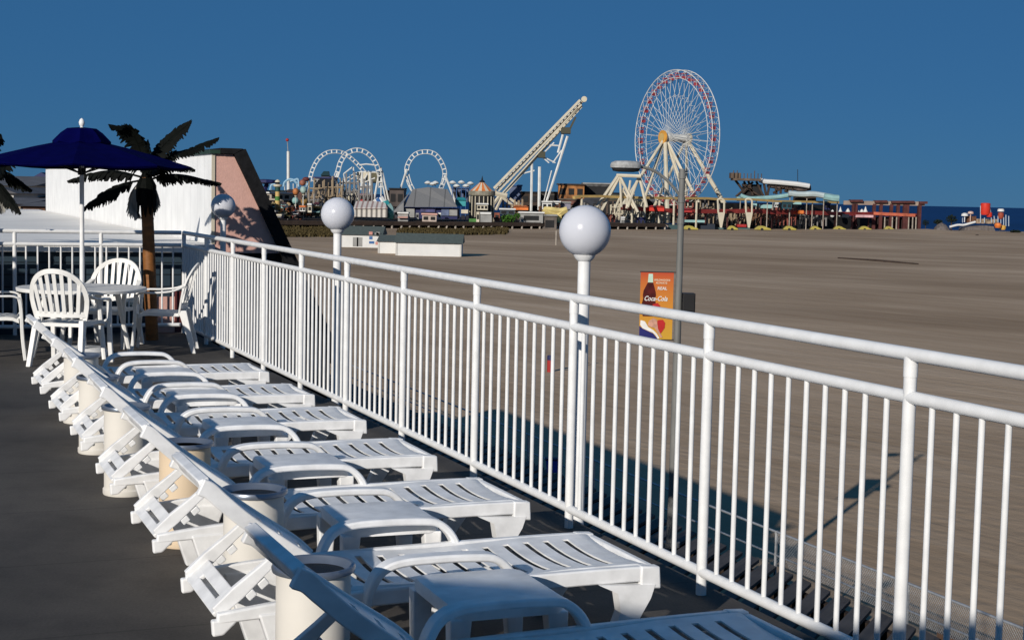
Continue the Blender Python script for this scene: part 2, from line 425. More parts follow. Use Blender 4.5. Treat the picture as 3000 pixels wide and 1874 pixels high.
# boardwalk below the deck: wide planks with gaps, running out to a straight edge
PL = mat('boardwalk_plank', (0.075, 0.068, 0.066), rough=0.8, var=.25, scale=1.5, bump=.2)
az = radians(25.1); pd = V((sin(az), cos(az))); pn = V((pd.y, -pd.x))
cr = abs(pd.x * RD.y - pd.y * RD.x); pitch_s = .40 / cr
m = MB(); run = 10.9 / (pd.dot(NN))
for i in range(-70, 45):
    a = P0 + RD * (i * pitch_s + 8)
    p = [a + pn * .133, a - pn * .133]
    k0 = (-(p[0] - P0).dot(NN)) / pd.dot(NN); k1 = (-(p[1] - P0).dot(NN)) / pd.dot(NN)
    e0 = k0 + run + random.uniform(-.05, .03); e1 = k1 + run + random.uniform(-.05, .03)
    q = [p[0] + pd * k0, p[0] + pd * e0, p[1] + pd * e1, p[1] + pd * k1]
    m.prism([(c.x, c.y, BOARD - .06) for c in q], (0, 0, .06))
m.build('boardwalk', PL, kind='structure')
m = MB()
for n_ in (.3, 3, 5.5, 8, 10.6):
    m.bar(W(-50, n_, BOARD - .25), W(30, n_, BOARD - .25), .12, .3)
    for s_ in range(-48, 30, 4): m.bar(W(s_, n_, SAND - .2), W(s_, n_, BOARD - .4), .22, .22, up=(1, 0, 0))
m.build('boardwalk_frame', WOODD, kind='structure')
# sand ramped up to the boardwalk where the access slope is
m = MB(); vs_ = []; fs = []; ns_, nn_ = 30, 20
for i in range(ns_ + 1):
    for j in range(nn_ + 1):
        s_ = -3.6 + i * 1.0; n_ = 11.12 + j * .9
        t = max(0, min(1, (n_ - 13.6) / 13)); e = min(1, i / 1.5)
        h = (BOARD - .04 - SAND) * (1 - t * t * (3 - 2 * t)) * e
        vs_.append(W(s_, n_, SAND + h + .02 - (0.3 if j == nn_ or i == 0 else 0)))
for i in range(ns_):
    for j in range(nn_):
        a = i * (nn_ + 1) + j; fs.append((a, a + 1, a + nn_ + 2, a + nn_ + 1))
m.add(vs_, fs).build('sand_ramp', SANDM, kind='structure', smooth=True)
m = MB()
m.bar(W(-3.6, 11.03, BOARD - .10), W(22, 11.03, BOARD - .10), .10, .24)
m.build('kerb_timber', mat('brown_kerb_timber', (0.15, 0.09, 0.06), rough=.85, var=.3, scale=2), kind='structure')

# ------------------------------------------------------------------ chain-link fence on the boardwalk edge
fe = thing('chain_link_fence', W(0, 10.98, BOARD), 'low galvanised chain-link fence along the boardwalk edge below the railing', 'fence')
m = MB(); m.tube([W(-40, 10.98, BOARD + .56), W(24, 10.98, BOARD + .56)], .021, 6); m.build('top_rail', STEEL, fe)
m = MB(); m.tube([W(-40, 10.98, BOARD + .16), W(24, 10.98, BOARD + .16)], .017, 6); m.build('lower_rail', STEEL, fe)
for i in range(-10, 7):
    m = MB(); m.tube([W(i * 3.6 - .7, 10.98, BOARD - .35), W(i * 3.6 - .7, 10.98, BOARD + .58)], .027, 6); m.build('post', STEEL, fe)
m = MB()
for i in range(520):
    s_ = -8 + i * .055
    m.tube([W(s_, 10.98, BOARD + .02), W(s_ + .54, 10.98, BOARD + .56)], .0028, 3, cap=False)
    m.tube([W(s_ + .54, 10.985, BOARD + .02), W(s_, 10.985, BOARD + .56)], .0028, 3, cap=False)
m.build('wire_mesh', STEEL, fe)

# ================================================================== RAILINGS
ra = thing('deck_railing', W(3, 0, 0), 'long white tubular railing with thin balusters running along the beach side of the deck', 'railing')
SB, SE = -2, 10
m = MB(); m.tube([W(SB * BAY, 0, 1.07), W(SE * BAY, 0, 1.07)], .0215, 14); m.build('top_rail', WHITE, ra, smooth=True)
m = MB(); m.tube([W(SB * BAY, 0, .937), W(SE * BAY, 0, .937)], .0205, 14); m.build('mid_rail', WHITE, ra, smooth=True)
m = MB(); m.tube([W(SB * BAY, 0, .089), W(SE * BAY, 0, .089)], .0205, 14); m.build('bottom_rail', WHITE, ra, smooth=True)
for i in range(SB, SE):
    m = MB(); m.tube([W(i * BAY, 0, 0), W(i * BAY, 0, 1.062)], .0205, 14)
    m.tube([W(i * BAY, 0, 1.0), W(i * BAY, 0, 1.06)], .0222, 14)
    m.build('post', WHITE, ra, smooth=True)
bal = []
for i in range(SB, SE - 1):
    for k in range(1, 11): bal.append((i + k / 11) * BAY)
bal.sort(reverse=True)
for s_ in bal[:100]:
    m = MB(); m.tube([W(s_, 0, .09), W(s_, 0, .937)], .0098, 10); m.build('baluster', WHITE, ra, smooth=True)
m = MB()
for s_ in bal[100:]: m.tube([W(s_, 0, .09), W(s_, 0, .937)], .0098, 10)
m.build('baluster', WHITE, ra, smooth=True, kind='stuff')

cs = SB * BAY
rb = thing('end_railing', W(cs, -2, 0), 'white tubular railing across the far end of the deck behind the palm', 'railing')
EN = -6.3
m = MB(); m.tube([W(cs, -.03, 1.07), W(cs, EN, 1.07)], .0215, 12); m.build('top_rail', WHITE, rb, smooth=True)
m = MB(); m.tube([W(cs, -.03, .937), W(cs, EN, .937)], .0205, 12); m.build('mid_rail', WHITE, rb, smooth=True)
m = MB(); m.tube([W(cs, -.03, .089), W(cs, EN, .089)], .0205, 12); m.build('bottom_rail', WHITE, rb, smooth=True)
for i in range(1, 8):
    n_ = -i * .86
    m = MB(); m.tube([W(cs, n_, 0), W(cs, n_, 1.06)], .021, 12); m.build('post', WHITE, rb, smooth=True)
for k in range(1, 55):
    n_ = -k * .1149
    if abs((n_ / .86) - round(n_ / .86)) < .03: continue
    m = MB(); m.tube([W(cs, n_, .09), W(cs, n_, .937)], .0098, 8); m.build('baluster', WHITE, rb, smooth=True)

# ================================================================== SUN LOUNGERS
# local frame: +x towards the railing (foot), +y away from the camera
def seat_sheet(prof, rows, yhalf, slot_half, th, dip):
    """prof(u)->(x,z) for u in rows; rows = list of (u, is_slot) strips; returns MB with slots cut through"""
    m = MB()
    ys = [-yhalf, -yhalf + .012, -slot_half, -slot_half * .6, -slot_half * .2, slot_half * .2, slot_half * .6, slot_half, yhalf - .012, yhalf]
    us = [r[0] for r in rows]; nr = len(us); nc = len(ys)
    top, bot = [], []
    for u in us:
        x, z = prof(u); x2, z2 = prof(u + 1e-3); t = V((x2 - x, 0, z2 - z)).normalized(); nrm = V((-t.z, 0, t.x))
        if nrm.z < 0: nrm = -nrm
        for y in ys:
            d = -dip * (1 - (y / yhalf) ** 2) - (.010 if abs(y) > yhalf - .004 else 0)
            # slots bow gently towards the foot in the middle
            bow = .0
            top.append(V((x + bow, y, z)) + nrm * d); bot.append(V((x + bow, y, z)) + nrm * (d - th))
    b0 = len(m.v); m.v += top; b1 = len(m.v); m.v += bot
    solid = {}
    for i in range(nr - 1):
        for j in range(nc - 1):
            solid[i, j] = not (rows[i][1] and 2 <= j <= 6)
    I = lambda b, i, j: b + i * nc + j
    for i in range(nr - 1):
        for j in range(nc - 1):
            if not solid[i, j]: continue
            m.f.append([I(b0, i, j), I(b0, i, j + 1), I(b0, i + 1, j + 1), I(b0, i + 1, j)])
            m.f.append([I(b1, i, j), I(b1, i + 1, j), I(b1, i + 1, j + 1), I(b1, i, j + 1)])
            for (di, dj, a, b) in ((-1, 0, (i, j), (i, j + 1)), (1, 0, (i + 1, j + 1), (i + 1, j)), (0, -1, (i + 1, j), (i, j)), (0, 1, (i, j + 1), (i + 1, j + 1))):
                if not solid.get((i + di, j + dj), False):
                    m.f.append([I(b0, *a), I(b1, *a), I(b1, *b), I(b0, *b)])
    return m

HY = .262            # half width at the side rails
def make_lounger():
    root = thing('sun_lounger', (0, 0, 0), 'x', 'sun lounger', 'white sun loungers in a row along the railing')
    # seat (u = local x from foot to hips)
    rows = []
    xs = .755
    rows += [(-.755, 0), (-.735, 0), (-.70, 0)]
    x = .640
    for k in range(12):
        rows.append((-x, 1)); rows.append((-(x - .024), 0)); x -= .078
    rows.append((.318, 0))
    def prof(u):
        xx = -u
        z = .300
        if xx > .72: z -= (xx - .72) ** 2 * 12
        z -= .012 * sin(max(0, min(1, (.45 - xx) / .7)) * pi)
        return (xx, z)
    seat_sheet(prof, rows, .248, .190, .006, .018).build('seat', PLAS, root, local=True, smooth=True)
    # frame: two side rails, foot bar, head bar
    m = MB()
    for sg in (-1, 1):
        y = sg * HY
        m.ribbon(arc([(.765, y, .270), (.5, y, .272), (0, y, .268), (-.45, y, .258), (-.725, y, .240)], 5), V((0, .015, 0)), [.052] * 5 * 3 + [.050, .047, .044, .040, .036, .032])
        # corner shoulder at the foot
        m.hexa([(.70, y - .022, .225), (.775, y - .026, .218), (.775, y + .026, .218), (.70, y + .022, .225), (.70, y - .020, .299), (.772, y - .020, .294), (.772, y + .020, .294), (.70, y + .020, .299)])
    m.box(.742, -HY + .03, .248, .768, HY - .03, .292)
    m.box(-.36, -HY + .02, .225, -.33, HY - .02, .275)
    m.box(-.69, -HY + .017, .205, -.665, HY - .017, .245)
    m.build('frame', PLAS, root, local=True, smooth=True, bevel=.006)
    # legs
    for sg in (-1, 1):
        y = sg * HY
        m = MB()
        out = [(.752, .235), (.735, .19), (.690, .12), (.640, .05), (.585, .0)]
        inn = [(.545, .246), (.612, .215), (.622, .15), (.590, .07), (.535, .0)]
        pts = [(a, b) for a, b in zip(out, inn)]
        for k in range(4):
            (ox, oz), (ix, iz) = pts[k]; (ox2, oz2), (ix2, iz2) = pts[k + 1]
            t0, t1 = .024, .024
            yo = lambda z: y + sg * (.27 - z) * .05
            a, b = yo(oz), yo(oz2)
            m.hexa([(ix2, b - t1, iz2), (ox2, b - t1, oz2), (ox2, b + t1, oz2), (ix2, b + t1, iz2), (ix, a - t0, iz), (ox, a - t0, oz), (ox, a + t0, oz), (ix, a + t0, iz)])
        m.build('leg', PLAS, root, local=True, smooth=True)
        m = MB()
        m.hexa([(-.52, y - .02, 0), (-.45, y - .02, 0), (-.45, y + .02, 0), (-.52, y + .02, 0), (-.60, y - .022, .245), (-.36, y - .022, .25), (-.36, y + .022, .25), (-.60, y + .022, .245)])
        m.hexa([(-.738, y - .012, .185), (-.705, y - .012, .188), (-.705, y + .012, .188), (-.738, y + .012, .185), (-.742, y - .014, .236), (-.655, y - .014, .236), (-.655, y + .014, .236), (-.742, y + .014, .236)])
        m.build('leg', PLAS, root, local=True, bevel=.006)
        # armrest
        ya = sg * (HY + .018)
        pth = arc([(-.262, ya, .245), (-.25, ya, .300), (-.215, ya, .352), (-.15, ya, .376), (-.02, ya, .380), (.10, ya, .376), (.165, ya, .366), (.215, ya, .325), (.248, ya, .262)], 4)
        MB().ribbon(pth, V((0, .031, 0)), .026).build('armrest', PLAS, root, local=True, smooth=True, bevel=.007)
    # backrest
    bp = arc([(-.30, 0, .300), (-.36, 0, .355), (-.494, 0, .447), (-.622, 0, .541), (-.695, 0, .606), (-.733, 0, .643), (-.764, 0, .660)], 8)
    cum = [0]
    for a, b in zip(bp, bp[1:]): cum.append(cum[-1] + (b - a).length)
    def bprof(u):
        u = max(0, min(cum[-1], u))
        for i in range(len(cum) - 1):
            if cum[i + 1] >= u:
                t = (u - cum[i]) / max(1e-6, cum[i + 1] - cum[i]); p = bp[i].lerp(bp[i + 1], t); return (p.x, p.z)
        return (bp[-1].x, bp[-1].z)
    tot = cum[-1]
    def bprof2(u):          # keep a tangent at the very end
        if u > tot: p = bprof(tot); return (p[0] - (u - tot), p[1])
        return bprof(u)
    rows = [(0, 0), (.04, 0)]; u = .075
    while u < tot - .16:
        rows.append((u, 1)); rows.append((u + .020, 0)); u += .082
    rows += [(tot - .11, 0), (tot - .05, 0), (tot - .02, 0), (tot, 0)]
    seat_sheet(bprof2, rows, .240, .180, .007, .016).build('backrest', PLAS, root, local=True, smooth=True)
    m = MB()
    for sg in (-1, 1):
        y = sg * .243
        n_ = len(bp); ths = [.046 + .008 * (i / (n_ - 1)) ** 2 for i in range(n_)]; pth = []
        for i, p in enumerate(bp):
            t = (bp[min(i + 1, n_ - 1)] - bp[max(i - 1, 0)]).normalized(); nr_ = V((t.z, 0, -t.x)); nr_ = nr_ if nr_.z < 0 else -nr_
            pth.append(p + V((0, y, 0)) + nr_ * (ths[i] / 2 - .007))
        m.ribbon(pth, V((0, .014, 0)), ths)
    pth = [bp[-1] + V((.004, y, -.006)) for y in (-.24, -.12, 0, .12, .24)]
    m.ribbon(pth, V((.016, 0, .006)), .02)
    ap = bp[-1]; dn = V((.020, 0, -.047))           # skirt hanging from the head end
    yy = [-.252, -.243, -.20, -.12, 0, .12, .20, .243, .252]
    m.ribbon([ap + V((-.004 + (.012 if abs(y) > .24 else 0), y, 0)) + dn * .47 for y in yy], [dn * (.46 if abs(y) < .24 else .40) for y in yy], .013)
    m.build('back_frame', PLAS, root, local=True, smooth=True, bevel=.006)
    # prop: two struts and the notched cross board at their feet
    m = MB()
    for sg in (-1, 1):
        y = sg * .232
        a, b = V((-.500, y, .440)), V((-.722, y, .250))
        m.ribbon([a, a.lerp(b, .35), a.lerp(b, .7), b], V((0, .013, 0)), [.030, .034, .046, .040])
        for k in (.45, .62): m.obox(a.lerp(b, k) + V((.022, 0, -.024)), (.012, 0, .010), (0, .012, 0), (-.008, 0, .010))
    c = V((-.690, 0, .268)); d = V((-.222, 0, -.19)).normalized(); q = V((-d.z, 0, d.x))
    m.obox(c - d * .026, d * .022, V((0, .222, 0)), q * .008); m.obox(c + d * .029, d * .019, V((0, .222, 0)), q * .008)
    for sg in (-1, 1): m.obox(c + V((0, sg * .177, 0)), d * .047, V((0, .044, 0)), q * .0075)
    m.build('prop', PLAS, root, local=True, bevel=.004)
    return root

ORD = ['nearest the patio table and chairs', 'second from the patio table', 'third from the patio table', 'fourth from the patio table',
       'fifth from the patio table', 'sixth from the patio table', 'closest to the viewer, mostly in shade']
SL = [3.32, 4.53, 5.60, 6.78, 7.91, 9.03, 10.15]
lo = make_lounger()
def place(o, s_, n_, dz=0, rz=0):
    o.location = W(s_, n_, dz); o.rotation_euler = (0, 0, NANG + rz); LOC[o.name] = V(o.location)
for i, s_ in enumerate(SL):
    o = lo if i == 0 else copy_thing(lo)
    place(o, s_, -1.28 + random.uniform(-.008, .008), 0, random.uniform(-.018, .018))
    o['label'] = 'white slatted plastic sun lounger with raised back, ' + ORD[i]

# low side tables between the loungers
def make_side_table():
    r = thing('side_table', (0, 0, 0), 'x', 'side table', 'low white side tables between the loungers')
    m = MB(); hw, hd = .178, .205
    out = []
    for (cx, cy, a0) in ((hw - .05, hd - .05, 0), (-hw + .05, hd - .05, 90), (-hw + .05, -hd + .05, 180), (hw - .05, -hd + .05, 270)):
        for k in range(5):
            a = radians(a0 + k * 22.5); out.append((cx + .05 * cos(a), cy + .05 * sin(a)))
    n = len(out)
    rings = [(1.0, .318), (1.0, .345), (.985, .355), (.93, .358), (.0, .353)]
    base = 0
    for sc, z in rings:
        for (x, y) in out: m.v.append(V((x * sc, y * sc, z)))
    for i in range(len(rings) - 1):
        for k in range(n): m.f.append([i * n + k, i * n + (k + 1) % n, (i + 1) * n + (k + 1) % n, (i + 1) * n + k])
    b = len(m.v)
    for (x, y) in out: m.v.append(V((x * .94, y * .94, .318)))
    for (x, y) in out: m.v.append(V((x * .94, y * .94, .345)))
    for k in range(n):
        m.f.append([k, b + k, b + (k + 1) % n, (k + 1) % n])
        m.f.append([b + k, b + n + k, b + n + (k + 1) % n, b + (k + 1) % n])
    m.f.append([b + n + k for k in range(n)])
    m.build('tabletop', PLAS, r, local=True, smooth=True)
    for sx in (-1, 1):
        for sy in (-1, 1):
            m = MB(); x, y = sx * .150, sy * .175
            e = .014
            m.hexa([(x + sx * .012 - .018, y - .016, 0), (x + sx * .012 + .018, y - .016, 0), (x + sx * .012 + .018, y + .016, 0), (x + sx * .012 - .018, y + .016, 0),
                    (x - .036, y - .026, .322), (x + .030, y - .026, .322), (x + .030, y + .026, .322), (x - .036, y + .026, .322)])
            m.build('leg', PLAS, r, local=True, bevel=.005)
    return r
st = make_side_table()
TN = ['first and second', 'second and third', 'third and fourth', 'fourth and fifth', 'fifth and sixth', 'sixth and seventh']
for i in range(6):
    o = st if i == 0 else copy_thing(st)
    s_ = (SL[i] + SL[i + 1]) / 2 + (.03 if i != 5 else .02)
    place(o, s_, -1.255 + random.uniform(-.02, .02), 0, random.uniform(-.03, .03))
    o['label'] = 'low white plastic side table between the %s loungers counted from the patio table' % TN[i]

# ash bins behind the loungers
def make_bin(mb):
    r = thing('ash_bin', (0, 0, 0), 'x', 'ash bin', 'round ash bins behind the loungers')
    m = MB(); m.lathe((0, 0, 0), [(.112, 0), (.115, .006), (.115, .028), (.109, .034), (.109, .425)], 32); m.build('body', mb, r, local=True, smooth=True)
    m = MB(); m.lathe((0, 0, 0), [(.112, .425), (.121, .428), (.123, .440), (.119, .447), (.110, .446), (.095, .425), (.06, .408), (.004, .404)], 32); m.build('dish', DISH, r, local=True, smooth=True)
    return r
BP = [(3.63, -1.76), (4.82, -1.80), (6.08, -1.82), (7.26, -1.74), (8.37, -1.69), (9.53, -1.775)]
BL = ['cream round ash bin behind the loungers, closest to the patio chairs', 'cream round ash bin, second from the patio chairs',
      'cream round ash bin standing fully in view at the left edge of the row', 'tan round ash bin, the only darker one in the row',
      'cream round ash bin half hidden by the sixth lounger back, dish in shade', 'cream round ash bin at the bottom, biggest in the picture, under the nearest lounger back']
b0 = make_bin(CREAM); bt = None
for i, (s_, n_) in enumerate(BP):
    if i == 3: o = make_bin(TAN)
    else: o = b0 if i == 0 else copy_thing(b0)
    place(o, s_, n_); o['label'] = BL[i]

# ================================================================== PATIO SET
TC = V((-3.94, 13.82, 0))
ta = thing('patio_table', TC, 'round white patio table with the blue umbrella pole through its centre', 'table')
m = MB(); m.lathe(TC, [(.540, .585), (.575, .588), (.580, .612), (.572, .620), (.05, .617), (.03, .617)], 48); m.build('tabletop', CHAIRM, ta, smooth=True)
for k in range(4):
    a = radians(40 + 90 * k); m = MB()
    m.tube([TC + V((.34 * cos(a), .34 * sin(a), .585)), TC + V((.40 * cos(a), .40 * sin(a), .3)), TC + V((.47 * cos(a), .47 * sin(a), 0))], [.028, .024, .022], 8); m.build('leg', CHAIRM, ta, smooth=True)

um = thing('patio_umbrella', TC, 'navy blue patio umbrella with vented top over the round white table', 'umbrella')
m = MB(); m.tube([TC + V((0, 0, .05)), TC + V((0, 0, 2.06))], .021, 12); m.build('pole', WHITE, um, smooth=True)
m = MB(); m.lathe(TC, [(.23, 0), (.23, .04), (.20, .07), (.04, .08), (.035, .16)], 24); m.build('base', WHITE, um, smooth=True)
def canopy(c, r, z0, z1, prof, nseg=8, ph=0.2, sub=4, val=.0):
    m = MB(); base = 0; rings = []
    for (rr, zz) in prof:
        ring = []
        for k in range(nseg * sub):
            a0 = ph + 2 * pi * (k // sub) / nseg; a1 = ph + 2 * pi * (k // sub + 1) / nseg; t = (k % sub) / sub
            p = V((cos(a0), sin(a0), 0)).lerp(V((cos(a1), sin(a1), 0)), t)
            sag = 4 * t * (1 - t) * .018 * rr
            ring.append(c + p * (r * rr) + V((0, 0, z0 + (z1 - z0) * zz - sag)))
        rings.append(ring)
    n = nseg * sub
    for ring in rings: m.v += ring
    nr = len(rings)
    for i in range(nr - 1):
        for k in range(n): m.f.append([i * n + k, i * n + (k + 1) % n, (i + 1) * n + (k + 1) % n, (i + 1) * n + k])
    # underside 6 mm below
    b = len(m.v); m.v += [p - V((0, 0, .006)) for p in m.v[:b]]
    for i in range(nr - 1):
        for k in range(n): m.f.append([b + i * n + k, b + (i + 1) * n + k, b + (i + 1) * n + (k + 1) % n, b + i * n + (k + 1) % n])
    for k in range(n):
        m.f.append([k, b + k, b + (k + 1) % n, (k + 1) % n])
        e = (nr - 1) * n; m.f.append([e + k, e + (k + 1) % n, b + e + (k + 1) % n, b + e + k])
    return m
canopy(TC, .975, 1.735, 2.02, [(1.0, -.05), (1.0, .0), (.7, .30), (.42, .55), (.2, .72)]).build('canopy', NAVY, um)
canopy(TC, .258, 1.945, 2.070, [(1.0, -.30), (1.0, .0), (.72, .60), (.50, .93), (.12, 1.0)]).build('vent_cap', NAVY, um)
m = MB(); m.lathe(TC, [(.012, 2.05), (.020, 2.062), (.012, 2.075), (.024, 2.095), (.027, 2.115), (.018, 2.14), (.004, 2.152)], 14); m.build('finial', WHITE, um, smooth=True)
for k in range(8):
    a = .2 + k * pi / 4; d = V((cos(a), sin(a), 0))
    m = MB(); m.tube([TC + d * .03 + V((0, 0, 1.97)), TC + d * .95 + V((0, 0, 1.728))], .007, 5); m.tube([TC + d * .03 + V((0, 0, 1.66)), TC + d * .55 + V((0, 0, 1.845))], .006, 5); m.build('rib', DARK, um)
m = MB(); m.tube([TC + V((0, 0, 1.64)), TC + V((0, 0, 1.70))], .036, 10); m.build('hub', BLACK, um)

def make_chair():
    r = thing('patio_chair', (0, 0, 0), 'x', 'chair', 'white slatted patio chairs round the table')
    # front is +y, width along x
    m = MB(); vs_ = []; nx, ny = 8, 8
    for j in range(ny + 1):
        for i in range(nx + 1):
            u = -1 + 2 * i / nx; t = j / ny
            wd = .205 + .03 * t; y = -.20 + .42 * t
            z = .372 - .018 * (1 - u * u) * sin(pi * min(1, t * 1.1)) - (.03 * max(0, t - .85) / .15) + .012 * t
            vs_.append(V((u * wd, y, z)))
    n = len(vs_); fs = []
    for j in range(ny):
        for i in range(nx):
            a = j * (nx + 1) + i; fs.append([a, a + 1, a + nx + 2, a + nx + 1]); fs.append([n + a, n + a + nx + 1, n + a + nx + 2, n + a + 1])
    edge = [i for i in range(nx + 1)] + [(j + 1) * (nx + 1) - 1 for j in range(1, ny + 1)] + [ny * (nx + 1) + i for i in range(nx - 1, -1, -1)] + [j * (nx + 1) for j in range(ny - 1, 0, -1)]
    for a, b in zip(edge, edge[1:] + edge[:1]): fs.append([a, n + a, n + b, b])
    m.add(vs_ + [v - V((0, 0, .03)) for v in vs_], fs).build('seat', CHAIRM, r, local=True, smooth=True)
    yb = lambda x, z: -.205 - (z - .40) * .27 + 1.0 * x * x
    bk = MB()
    pth = []
    for k in range(25):
        t = pi * k / 24; x = .245 * cos(t); x = math.copysign(abs(x) ** .9 * .245 ** .1, x); z = .57 + .25 * sin(t) ** .9 if sin(t) > 0 else .57
        pth.append((x, z))
    pth = [(.205, .36), (.222, .44), (.238, .51)] + pth + [(-.238, .51), (-.222, .44), (-.205, .36)]
    path = [V((x, yb(x, z), z)) for x, z in pth]
    wv = []
    for i, (x, z) in enumerate(pth):
        d = V((x, 0, (z - .52))).normalized() * .021; wv.append(d)
    bk.ribbon(path, wv, .016)
    low = [V((x, yb(x, .445), .445)) for x in [-.225 + .45 * i / 12 for i in range(13)]]
    bk.ribbon(low, V((0, 0, .024)), .012)
    for i in range(7):
        f = -1 + 2 * i / 6
        xb, xt = f * .165, f * .20; zt = .57 + .25 * sqrt(max(0, 1 - (xt / .25) ** 2)) - .005
        p = []
        for k in range(7):
            t = k / 6; z = .455 + (zt - .455) * t; x = xb + (xt - xb) * t; p.append(V((x, yb(x, z), z)))
        bk.ribbon(p, V((.0165, 0, 0)), .010)
    bk.build('backrest', CHAIRM, r, local=True, smooth=True)
    for sg in (-1, 1):
        a = arc([(sg * .243, yb(.243, .63) + .0, .63), (sg * .262, -.10, .585), (sg * .272, .05, .568), (sg * .272, .17, .566), (sg * .268, .225, .545)], 5)
        MB().ribbon(a, V((.024, 0, 0)), .018).build('armrest', CHAIRM, r, local=True, smooth=True, bevel=.006)
        a = arc([(sg * .268, .222, .552), (sg * .262, .238, .45), (sg * .262, .250, .2), (sg * .268, .272, 0)], 4)
        mm = MB(); mm.ribbon(a, V((.020, 0, 0)), .030); mm.ribbon([(sg * .255, .235, .38), (sg * .20, .215, .355)], V((0, .014, 0)), .02)
        mm.build('leg', CHAIRM, r, local=True, smooth=True, bevel=.005)
        mm = MB()
        mm.hexa([(sg * .232 - .020, -.315, 0), (sg * .232 + .020, -.315, 0), (sg * .232 + .020, -.275, 0), (sg * .232 - .020, -.275, 0),
                 (sg * .205 - .022, -.225, .40), (sg * .205 + .022, -.225, .40), (sg * .205 + .022, -.150, .40), (sg * .205 - .022, -.150, .40)])
        mm.build('leg', CHAIRM, r, local=True, bevel=.006)
    return r
ch = make_chair()
CH = [((-3.83, 13.05), -8, 'white slatted patio chair with its back to the viewer, in front of the round table'),
      ((-3.92, 14.62), 172, 'white slatted patio chair facing the viewer from behind the round table'),
      ((-3.30, 14.30), 98, 'white slatted patio chair seen from the side, right of the round table by the palm'),
      ((-4.62, 13.42), -72, 'white slatted patio chair cut by the left picture edge beside the round table')]
for i, ((x, y), rz, lb) in enumerate(CH):
    o = ch if i == 0 else copy_thing(ch)
    o.location = (x, y, 0); o.rotation_euler = (0, 0, radians(rz)); o['label'] = lb

# ================================================================== ARTIFICIAL PALMS
def leaf_frond(path, width, droop, n=46, mname=FROND):
    """a feather frond: rachis plus leaflets both sides, each a thin folded blade with thickness"""
    pts = arc(path, 8); m = MB(); m.tube(pts, [max(.003, .012 * (1 - i / len(pts))) for i in range(len(pts))], 5)
    L_ = len(pts)
    for k in range(n):
        t = .12 + .86 * k / (n - 1); i = min(L_ - 2, int(t * (L_ - 1))); p = pts[i].lerp(pts[i + 1], t * (L_ - 1) - i)
        tan = (pts[i + 1] - pts[i]).normalized(); side = tan.cross(V((0, 0, 1)))
        if side.length < .15: side = tan.cross(V((0, 1, 0)))
        side.normalize(); fl = tan.cross(V((0, 1, 0)))
        if fl.length > .2: side = (side * .55 + fl.normalized() * (.85 if fl.normalized().dot(side) >= 0 else -.85) * max(0, min(1, (abs(tan.z) - .15) * 2.2))).normalized()
        ln = width * (sin(pi * min(1, .18 + .82 * t)) ** .7) * random.uniform(.75, 1.15)
        for sg in (-1, 1):
            if random.random() < .06: continue
            d = (side * sg * .75 + tan * .65 + V((0, 0, -droop * random.uniform(.6, 1.3)))).normalized()
            q = p + d * ln; wv = tan * (.5 * width * .36)
            mid = p.lerp(q, .55) + V((0, 0, .02))
            m.ribbon([p, mid, q + V((0, 0, -droop * .25 * ln))], [wv * .7, wv, wv * .25], .004)
    return m
def palm(Y, cx, cy, base, label, fr, dead):
    c = at(cx, cy, Y)
    r = thing('artificial_palm', (base[0], base[1], 0), label, 'palm tree', 'artificial palms on the deck')
    b = V((base[0], base[1], 0)); top = V((c.x, c.y, c.z))
    pts = [b.lerp(top, i / 12) for i in range(13)]
    m = MB(); m.tube(pts, [.064 - .006 * i / 12 for i in range(13)], 14)
    for i in range(1, 12): m.tube([pts[i] - V((0, 0, .006)), pts[i] + V((0, 0, .006))], .064, 14)
    m.build('trunk', TRUNK, r, smooth=True)
    m = MB(); R_ = random.Random(5)
    for k in range(34):
        a = 2 * pi * k / 34 + R_.uniform(-.1, .1); d = V((cos(a), sin(a), 0)); h = R_.uniform(.16, .42); r0 = R_.uniform(.062, .080); tw = V((-d.y, d.x, 0)) * R_.uniform(.018, .030)
        p0 = top + d * .03 + V((0, 0, .05)); p1 = top + d * (r0 + .02) - V((0, 0, .08)); p2 = top + d * (r0 + .025) - V((0, 0, h))
        m.ribbon([p0, p1, p1.lerp(p2, .6), p2], [tw * .6, tw, tw * .8, tw * .2], .004)
    m.build('skirt', FROND, r)
    for (pp, dy, wd, dr) in fr:
        n = len(pp); path = [at(x, y, Y + dy * i / (n - 1)) for i, (x, y) in enumerate(pp)]
        leaf_frond(path, wd, dr).build('frond', FROND, r)
    for (pp, dy, wd) in dead:
        n = len(pp); path = [at(x, y, Y + dy * i / (n - 1)) for i, (x, y) in enumerate(pp)]
        leaf_frond(path, wd * 1.25, .9, 34).build('dry_frond', DEADF, r)
    return r
z1 = lambda l: [(x / 3.024, 330 + y / 3.024) for x, y in l]
PY = 15.3
FR = [(z1([(1285, 570), (1230, 300), (1130, 150), (975, 120)]), -.25, .135, .5),
      (z1([(1310, 560), (1400, 360), (1530, 210), (1690, 88)]), .15, .125, .35),
      (z1([(1320, 560), (1490, 395), (1700, 330), (1940, 238)]), .3, .10, .35),
      (z1([(1330, 570), (1480, 480), (1600, 470), (1725, 522)]), -.5, .10, .5),
      (z1([(1340, 590), (1480, 550), (1680, 560), (1960, 640)]), -.1, .115, .8),
      (z1([(1250, 570), (1040, 520), (850, 530), (600, 620)]), .1, .115, .8),
      (z1([(1250, 600), (1060, 640), (900, 730), (735, 865)]), -.2, .120, .9),
      (z1([(1290, 560), (1295, 400), (1310, 250)]), .6, .06, .4),
      (z1([(1290, 560), (1150, 420), (1040, 430), (960, 510)]), .55, .11, .7),
      (z1([(1300, 560), (1420, 440), (1520, 440), (1620, 520)]), .6, .10, .7),
      (z1([(1290, 570), (1330, 470), (1360, 480), (1380, 560)]), -.6, .10, .7)]
